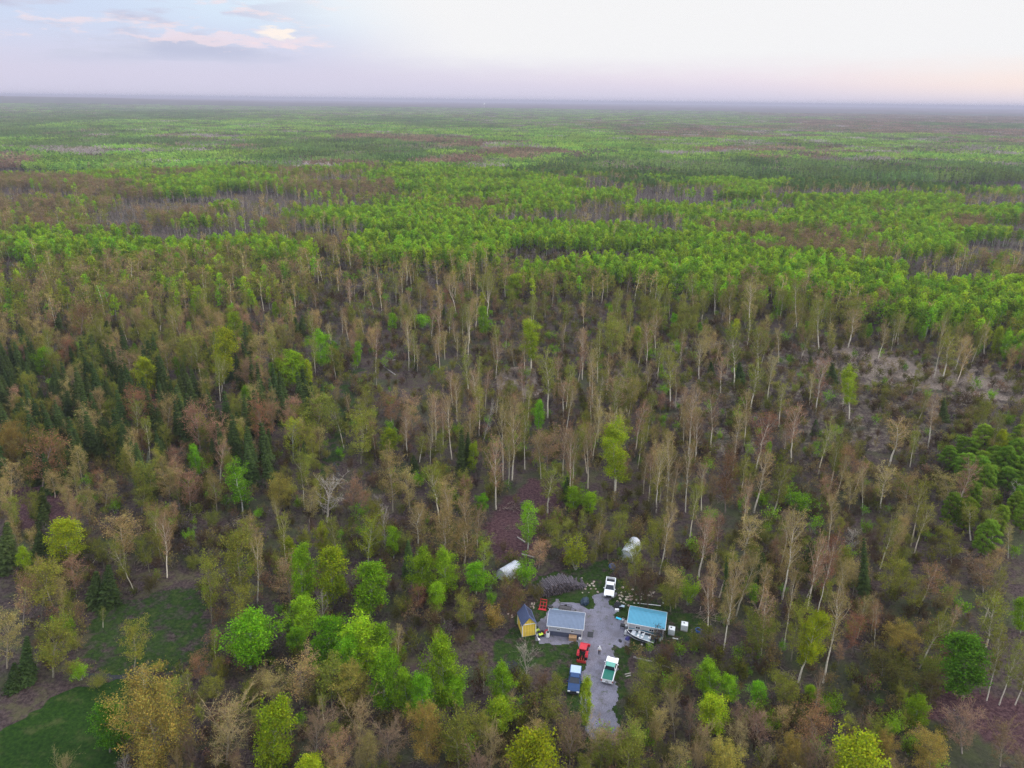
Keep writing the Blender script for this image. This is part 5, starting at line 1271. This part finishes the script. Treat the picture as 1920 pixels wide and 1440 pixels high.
nl = 0; s_ = 0.0
for layer in range(11):
    s_ = .0
    while s_ < Lp:
        u = s_ / Lp; top = 2.45 * math.sin(PI * min(1, u * 1.08) ** .85) ** .8 if 0 < u < .93 else .3
        z = .12 + layer * .215
        if z < top + .1 and nl < 290:
            p = pa + axv * (s_ + (layer % 2) * .12 + rl.gauss(0, .03)) + hd_ * rl.gauss(0, .2); p.z = z + rl.gauss(0, .015)
            o = link('log', rl.choice(LM)); o.location = p; mess = .07 if u < .55 else .34
            o.rotation_euler = (rl.gauss(0, .03) * (1 if layer == 0 else 2), rl.uniform(0, 6.28) * 0, ang + rl.gauss(0, mess))
            tag(o, 'grey barked log lying in the big log pile behind the grey cabin', 'log', 'logs in the log pile'); nl += 1
        s_ += .285 + rl.uniform(0, .13)
print('logs', nl)
# fallen trunks in the cut-over woods
FL = [(905, 716, 930, 640, 'beyond'), (742, 704, 718, 687, 'a'), (725, 678, 742, 675, 'b'), (855, 618, 830, 613, 'c'), (985, 1018, 970, 1008, 'd'), (978, 1040, 1002, 1046, 'e'), (1188, 1233, 1222, 1242, 'f'), (1240, 1248, 1275, 1262, 'g')]
FLN = ['pale fallen trunk slanting down in the sparse woods', 'short fallen trunk beside the slanting one', 'fallen trunk near the grassy track', 'thin fallen trunk on the purple litter', 'thin fallen trunk beyond the left white shelter', 'weathered fallen trunk right of the drive', 'dark fallen trunk below the boat']
for (x0, y0, x1, y1, _), lb in zip(FL[1:], FLN):
    p0, p1 = at(x0, y0), at(x1, y1); L_ = (p1 - p0).length; me = log_mesh(.16, L_, int(x0), M_GREYWOOD)
    o = link('fallen_trunk', me); o.location = (p0 + p1) / 2 + Vector((0, 0, .15)); o.rotation_euler = (0, 0, math.atan2((p1 - p0).y, (p1 - p0).x) - PI / 2); tag(o, lb, 'fallen trunk')

# ---- white hoop shelters
def hoop(p0, p1, W_, H_, label):
    a, b = at(*p0), at(*p1); L_ = (b - a).length; n = 15
    t = empty('hoop_shelter', (a + b) / 2, math.atan2(b.y - a.y, b.x - a.x) - PI / 2, label, 'shelter')
    m_ = MB(); rows = []; k = 26; rs = random.Random(3)
    for i in range(k):
        y_ = L_ * (i / (k - 1) - .5); sw = 1 - .035 * (i % 2); row = []
        for j in range(n):
            th = PI * j / (n - 1); xx = -math.cos(th) * W_ / 2 * (1 + .06 * math.sin(th)); zz = math.sin(th) ** .8 * H_
            row.append(m_.bm.verts.new((xx * sw + rs.gauss(0, .012), y_, zz * sw + rs.gauss(0, .012) * (zz > .1))))
        rows.append(row)
    for R_, Q in zip(rows, rows[1:]):
        for j in range(n - 1): m_.bm.faces.new((R_[j], R_[j + 1], Q[j + 1], Q[j]))
    o = m_.build('cover', paint('white_tarp', (.46, .48, .52), .5, 0, .06, 2, dirt=(.42, .42, .42)), t); sd = o.modifiers.new('t', 'SOLIDIFY'); sd.thickness = .02
    h_ = MB()
    for i in range(6):
        y_ = L_ * (i / 5 - .5) * .97; h_.tube([(-math.cos(PI * j / 10) * W_ / 2 * .95, y_, math.sin(PI * j / 10) ** .8 * H_ * .93) for j in range(11)], .025, 5)
    h_.build('hoops', M_STEEL, t)
    e_ = MB(); e_.bm.faces.new([e_.bm.verts.new((-math.cos(PI * j / 12) * W_ / 2 * .93, L_ / 2 * .98, math.sin(PI * j / 12) ** .8 * H_ * .93)) for j in range(13)]); oo = e_.build('end_wall', MATS['white_tarp'], t); sd = oo.modifiers.new('t', 'SOLIDIFY'); sd.thickness = .02
    e_ = MB(); e_.bm.faces.new([e_.bm.verts.new((-math.cos(PI * j / 12) * W_ / 2 * .93, -L_ / 2 * .98, math.sin(PI * j / 12) ** .8 * H_ * .93)) for j in range(13)]); oo = e_.build('end_wall', MATS['white_tarp'], t); sd = oo.modifiers.new('t', 'SOLIDIFY'); sd.thickness = .02
hoop((940, 1088), (970, 1070), 3.0, 2.5, 'left white tarp covered hoop shelter half hidden by a brown tree')
hoop((1172, 1052), (1190, 1026), 3.0, 2.7, 'right white tarp covered hoop shelter beyond the white pickup')

# ---- smaller things round the yard
def tank(px, label, s=1.15):
    p = at(*px); t = empty('storage_tank', p, rzb, label, 'tank', 'white square tanks')
    MB().box((0, 0, .62 * s), (s, s, 1.0 * s)).build('tank_body', paint('milky_plastic', (.66, .69, .70), .45, 0, .08, 3), t, bevel=.1)
    MB().lathe([(.14, 0), (.14, .06), (.02, .07)], (-.1, .1, 1.13 * s), 14).build('screw_cap', M_BLACK, t)
    m_ = MB(); m_.box((0, 0, .06), (s * 1.02, s * 1.02, .11)); m_.build('pallet_base', M_GREYWOOD, t)
    c_ = MB(); h = s * .52
    for z in (.3, .6, .9, 1.1): c_.tube([(-h, -h, z * s), (h, -h, z * s), (h, h, z * s), (-h, h, z * s), (-h, -h, z * s)], .014, 4)
    for k in range(5):
        q = -h + 2 * h * k / 4
        for v in ((q, -h), (q, h), (-h, q), (h, q)): c_.tube([(v[0], v[1], .12), (v[0], v[1], 1.1 * s)], .014, 4)
    c_.build('cage', M_STEEL, t)
tank((1258.5, 1188), 'white square tank nearest the blue-roofed cabin'); tank((1282.5, 1180), 'white square tank further from the blue-roofed cabin', 1.2)
p = at(1309, 1184.5); t = empty('water_tub', p, 0, 'round blue plastic tub under a leaning tree', 'tub')
MB().lathe([(.42, 0), (.5, .5), (.53, .52), (.53, .56), (.47, .56), (.45, .3), (.02, .28)], n=24).build('tub', paint('blue_plastic', (.04, .13, .45), .4), t); MB().lathe([(.46, .44), (.46, .46)], n=20).build('water', M_WATER, t)
def barrel(px, label, mat, r=.3, h=.9, name='barrel', open_=True):
    t = empty(name, at(*px), 0, label, 'barrel'); MB().lathe([(r * .93, 0), (r, .04), (r, h * .33), (r * 1.04, h * .35), (r, h * .37), (r, h * .66), (r * 1.04, h * .68), (r, h * .7), (r * .97, h)], n=20).build('drum', mat, t)
    MB().lathe([(r * .8, h + .002), (r * .8, h + .012)], n=18).build('lid', M_BLACK if open_ else mat, t)  # on open drums this black disc stands in for the shade inside
barrel((1026.8, 1193.5), 'white open drum at the left corner of the grey cabin', M_WHITE, .36, 1.0)
t = empty('crate', at(1073.7, 1199), rzg, 'raw wooden slatted crate in front of the grey cabin', 'crate')
m_ = MB(); 
for k in range(7): m_.box((-.6 + .2 * k, 0, .74), (.17, .95, .025))
m_.build('lid', M_WOOD, t); m_ = MB()
for z in (.1, .3, .5, .66): m_.box((0, -.46, z), (1.3, .03, .14)); m_.box((0, .46, z), (1.3, .03, .14)); m_.box((-.65, 0, z), (.03, .89, .14)); m_.box((.65, 0, z), (.03, .89, .14))
m_.build('sides', M_WOOD, t)
t = empty('water_jug', at(1087, 1199.5), 0, 'white plastic jug at the right corner of the grey cabin', 'jug')
MB().box((0, 0, .25), (.45, .35, .5)).build('jug_body', M_WHITE, t, bevel=.08); MB().lathe([(.06, .5), (.06, .58)], (.1, 0, 0), 10).build('cap', M_BLACK, t)
t = empty('mat', at(1107, 1190), rzg, 'flat black square mat on the gravel right of the grey cabin', 'mat'); MB().box((0, 0, .06), (1.0, 1.4, .06)).build('mat_sheet', M_BLACK, t, bevel=.02)
t = empty('board', at(1008.3, 1198), 0, 'white board lying by the yellow shed', 'board'); MB().box((0, .6, .14), (.35, 2.3, .05), Matrix.Rotation(.25, 4, 'Z')).build('plank', M_WHITE, t)
# lime quad bike
a = at(1011, 1191); t = empty('quad_bike', a, math.radians(28), 'lime green and black quad bike between the yellow shed and the grey cabin', 'quad bike')
Mlime = paint('lime_plastic', (.52, .68, .05), .4)
MB().box((0, .62, .72), (.85, .55, .16), taper=(.8, .7)).build('front_fender', Mlime, t, bevel=.05); MB().box((0, -.55, .72), (.85, .6, .14), taper=(.85, .8)).build('rear_fender', Mlime, t, bevel=.05)
MB().box((0, 0, .5), (.4, 1.5, .3)).build('chassis', M_BLACK, t, bevel=.05); MB().box((0, -.12, .86), (.3, .75, .14)).build('seat', M_BLACK, t, bevel=.04)
MB().tube([(-.36, .28, 1.02), (0, .38, .98), (.36, .28, 1.02)], .025, 6).build('handlebar', M_BLACK, t)
for s_ in (-1, 1):
    for yy in (-.6, .62): wheel(t, s_ * .42, yy, .28, .22, M_BLACK)
# red ride-on mower
a = at(1022, 1188); t = empty('garden_mower', a, math.radians(-70), 'small red and black mower at the left end of the grey cabin', 'mower')
MB().box((0, .35, .5), (.5, .6, .4)).build('hood', M_RED, t, bevel=.07); MB().box((0, -.1, .28), (.85, .9, .14)).build('deck', M_RED, t, bevel=.05)
s0 = MB().box((0, -.35, .55), (.42, .4, .1)).build('seat', M_BLACK, t, bevel=.03); MB().box((0, -.55, .75), (.4, .08, .35)).build('backrest', M_BLACK, s0, bevel=.03)
for s_ in (-1, 1): wheel(t, s_ * .38, .5, .17, .12, M_WHITE); wheel(t, s_ * .4, -.45, .24, .18, M_WHITE)
# red implement frame
a = at(1018, 1139); t = empty('grapple_frame', a, math.radians(-12), 'bright red tractor grapple frame on the grass beyond the yellow shed', 'grapple')
m_ = MB()
for x_ in (-.6, .6): m_.tube([(x_, -.6, .12), (x_, .2, .3), (x_, .75, .9), (x_, .7, 1.35)], .07, 6)
m_.tube([(0, -.5, .14), (0, .3, .35), (0, .75, .9)], .06, 6); m_.build('tines', paint('implement_red', (.45, .02, .03), .5, 0, .15), t)
m_ = MB()
for y_, z in ((-.55, .14), (.1, .3), (.72, 1.32), (.62, .75)): m_.tube([(-.65, y_, z), (.65, y_, z)], .07, 6)
m_.build('crossbars', MATS['implement_red'], t); MB().box((0, -.75, .08), (1.6, .3, .1)).build('foot_bar', M_RED, t, bevel=.02)
a = at(1033, 1146.5); t = empty('fuel_can', a, .3, 'red fuel can behind the grey cabin', 'can'); MB().box((0, 0, .26), (.5, .35, .5), taper=(.85, .85)).build('can_body', M_RED, t, bevel=.06); MB().tube([(-.12, 0, .5), (-.1, 0, .6), (.12, 0, .6), (.14, 0, .5)], .025, 6).build('handle', M_BLACK, t)
a = at(1032, 1142); t = empty('wheelbarrow', a, .9, 'black wheelbarrow behind the grey cabin', 'wheelbarrow')
MB().box((0, 0, .55), (.5, .8, .3), taper=(1.35, 1.2)).build('tray', M_BLACK, t, bevel=.03); wheel(t, 0, .65, .2, .1, M_STEEL)
m_ = MB(); 
for s_ in (-1, 1): m_.tube([(s_ * .1, .65, .2), (s_ * .25, -.9, .65)], .02, 5); m_.tube([(s_ * .22, -.3, .45), (s_ * .24, -.35, .0)], .02, 5)
m_.build('handles', M_GREYWOOD, t)
# black utility trailer
a = at(1060, 1144); t = empty('utility_trailer', a, rzg - .12, 'black open frame utility trailer behind the grey cabin', 'trailer')
m_ = MB(); 
for z in (.45, .85): m_.tube([(-1.2, -.7, z), (1.1, -.7, z), (1.1, .7, z), (-1.2, .7, z), (-1.2, -.7, z)], .035, 5)
for x_ in (-1.2, -.4, .4, 1.1):
    for y_ in (-.7, .7): m_.tube([(x_, y_, .45), (x_, y_, .85)], .03, 5)
m_.tube([(1.1, -.6, .45), (2.1, 0, .42), (1.1, .6, .45)], .035, 5); m_.build('frame', M_BLACK, t)
MB().box((-.05, 0, .43), (2.3, 1.36, .02)).build('mesh_floor', paint('dark_boards', (.08, .075, .08), .9), t)
for s_ in (-1, 1):
    w_ = MB().lathe([(.18, -.09), (.3, -.09), (.3, .09), (.18, .09)], n=16, axis='y').build('wheel', M_RUBBER, t, (-.1, s_ * .85, .3)); MB().lathe([(.17, -.07), (.17, .07)], n=12, axis='y').build('rim', M_STEEL, w_)
a = at(1042, 1148); t = empty('tool_box', a, rzg, 'teal tool chest between wheelbarrow and black trailer', 'tool chest'); MB().box((0, 0, .3), (1.0, .6, .55)).build('chest', paint('teal_metal', (.06, .17, .22), .5), t, bevel=.03); MB().box((0, 0, .6), (1.04, .64, .06)).build('lid', MATS['teal_metal'], t, bevel=.02)
# tarps: crumpled heaps
def heap(name, px, r, h, mat, label, cat, seed, squash=.7):
    rs = np.random.RandomState(seed); bm_ = bmesh.new(); bmesh.ops.create_icosphere(bm_, subdivisions=4, radius=1)
    for v in bm_.verts:
        n = v.co.copy(); a_ = sum(math.sin(n.x * f + p) * math.cos(n.y * g + q) * math.sin(n.z * f * .8 + q) / (1 + .25 * f) for f, g, p, q in ((3, 4, seed, 1), (7, 6, 2, seed), (13, 11, seed * 2, 3)))
        v.co = Vector((n.x * r, n.y * r * squash, max(n.z, -.02) * h)) * (1 + .28 * a_); v.co.z = max(v.co.z, 0)
    me = bpy.data.meshes.new(name); bm_.to_mesh(me); bm_.free(); me.materials.append(mat); o = link(name, me); o.location = at(*px); o.rotation_euler.z = seed; tag(o, label, cat)
heap('tarp_heap', (1097, 1130), 1.1, 1.1, paint('dark_tarp', (.025, .045, .07), .45), 'dark blue-grey tarp thrown over a heap on the grass', 'tarp', 4)
heap('tarp_heap', (1148, 1063), .9, .7, paint('blue_tarp', (.07, .11, .26), .4), 'crumpled blue tarp beyond the white pickup', 'tarp', 5)
heap('rubbish_bag', (1158, 1139), .75, 1.3, M_BLACK, 'tall black bag standing on grass left of the blue roof', 'bag', 6, .8)
heap('rubbish_bag', (1177, 1198), .55, .5, paint('purple_plastic', (.04, .04, .17), .4), 'dark purple bag at the bow of the boat', 'bag', 7)
heap('rubbish_bag', (1163, 1202), .4, .3, M_BLACK, 'small black bag lying on the gravel left of the boat', 'bag', 8)
t = empty('table', at(1165.5, 1141.5), rzb, 'pale blue folding table beside the black bag', 'table'); MB().box((0, 0, .7), (1.0, .6, .05)).build('tabletop', paint('pale_plastic', (.38, .47, .55), .4), t, bevel=.01)
for x_ in (-.42, .42):
    for y_ in (-.24, .24): MB().tube([(x_, y_, 0), (x_, y_, .68)], .02, 5).build('leg', M_STEEL, t)
t = empty('cool_box', at(1156.5, 1145.5), rzb + .2, 'white cool box in front of the black bag', 'cool box'); MB().box((0, 0, .18), (.75, .45, .36)).build('box', M_WHITE, t, bevel=.04); MB().box((0, 0, .4), (.78, .48, .07)).build('lid', M_WHITE, t, bevel=.02)
t = empty('sledge', at(1160, 1160.5), rzb - .25, 'bright cyan plastic sledge on the gravel', 'sledge'); MB().box((0, 0, .1), (.95, .42, .12), taper=(1.15, 1.2)).build('shell', paint('cyan_plastic', (.03, .5, .72), .3), t, bevel=.04)
barrel((1168.2, 1163.5), 'small white bucket beside the cabin door', M_WHITE, .22, .45, 'bucket')
t = empty('grill', at(1167, 1178.5), rzb, 'square black charcoal grill at the end of the blue-roofed cabin', 'grill'); MB().box((0, 0, .75), (.85, .6, .35)).build('fire_box', M_BLACK, t, bevel=.06); MB().box((.68, 0, .88), (.45, .5, .04)).build('side_shelf', M_STEEL, t)
for x_ in (-.35, .35):
    for y_ in (-.22, .22): MB().tube([(x_, y_, 0), (x_, y_, .62)], .025, 5).build('leg', M_BLACK, t)
t = empty('gas_bottle', at(1172.8, 1190), 0, 'white gas bottle at the bow of the boat', 'gas bottle'); MB().lathe([(.14, 0), (.17, .06), (.19, .2), (.19, .75), (.14, .92), (.05, .96)], n=16).build('bottle', M_WHITE, t); MB().lathe([(.09, .96), (.09, 1.06)], n=12).build('collar', M_WHITE, t)
t = empty('downpipe_barrel', at(1237, 1201), 0, 'pale green rain barrel at the right end of the blue-roofed cabin', 'barrel'); MB().lathe([(.24, 0), (.28, .3), (.28, .6), (.24, .85)], n=18).build('drum', paint('pale_green', (.40, .5, .42), .5), t); MB().lathe([(.2, .852), (.2, .86)], n=16).build('lid', M_BLACK, t)
t = empty('marker_post', at(1242, 1146), 0, 'dark post with white cap beyond the blue roof', 'post'); MB().tube([(0, 0, 0), (0, 0, 1.9)], .06, 8).build('post', M_BLACK, t); MB().lathe([(.12, 1.9), (.16, 2.0), (.05, 2.1)], n=12).build('cap', M_WHITE, t)
for q, ((x0, y0), rz_, L_, lb) in enumerate([((1266, 1198), -.25, 1.0, 'white plank lying right of the blue-roofed cabin'), ((1177, 1264), .3, 1.1, 'grey plank lying right of the green-topped pickup'), ((1178, 1268), .35, 1.0, 'second grey plank right of the green-topped pickup'), ((1217, 1134), -.15, 4.4, 'long white board behind the blue roof')]):
    o = MB().box((0, 0, .1), (L_, .16, .06)).build('plank', M_WHITE if q in (0, 3) else M_GREYWOOD, None, at(x0, y0)); o.rotation_euler.z = rz_; tag(o, lb, 'plank')
# split wood and stones lying about: one mesh each, copied
RM = []
for i in range(4):
    bm_ = bmesh.new(); bmesh.ops.create_icosphere(bm_, subdivisions=2, radius=1); rs = random.Random(i)
    for v in bm_.verts: v.co = Vector((v.co.x * (.9 + .3 * rs.random()), v.co.y * (.65 + .3 * rs.random()), max(-.35, v.co.z * .55 * (.8 + .3 * rs.random()))))
    me = bpy.data.meshes.new('stone'); bm_.to_mesh(me); bm_.free(); me.materials.append(paint('pale_stone%d' % (i % 2), ((.30, .23, .20), (.40, .35, .28))[i % 2], .9, 0, .2, 4)); RM.append(me)
rl = random.Random(4)
def stones(n, cx, cy, sx_, sy_, lb, grp, lo=.14, hi=.34):
    for i in range(n):
        o = link('stone', rl.choice(RM)); p = at(rl.gauss(cx, sx_), rl.gauss(cy, sy_)); s_ = rl.uniform(lo, hi); o.location = p + Vector((0, 0, s_ * .2)); o.scale = (s_,) * 3; o.rotation_euler.z = rl.uniform(0, 6); tag(o, lb, 'stone', grp)
stones(26, 1174, 1118, 9, 8, 'pale pinkish stone scattered right of the white pickup', 'stones by the white pickup')
stones(18, 1212, 1117, 14, 6, 'pale pinkish stone among brush beyond the blue roof', 'stones beyond the blue roof', .12, .26)
stones(16, 1108, 1105, 10, 8, 'pale stone on the grass by the log pile', 'stones by the log pile', .14, .3)
stones(9, 999, 1136, 3, 4, 'pale stone behind the yellow shed', 'stones behind the shed', .12, .22)
stones(8, 957, 1153, 3, 2.5, 'pale stone left of the yellow shed', 'stones left of the shed', .14, .25)
# far water tower on the horizon
d = at(908, 215); dr = Vector((d.x, d.y, 0)).normalized(); p = dr * 7800; p.z = float(height([p.x], [p.y])[0])
t = empty('water_tower', p, 0, 'tiny white water tower standing on the far horizon', 'water tower')
MB().lathe([(1.2, 0), (1.0, 30), (1.4, 40), (8, 46), (9.5, 51), (8, 56), (2, 59)], n=20).build('tank', M_WHITE, t)
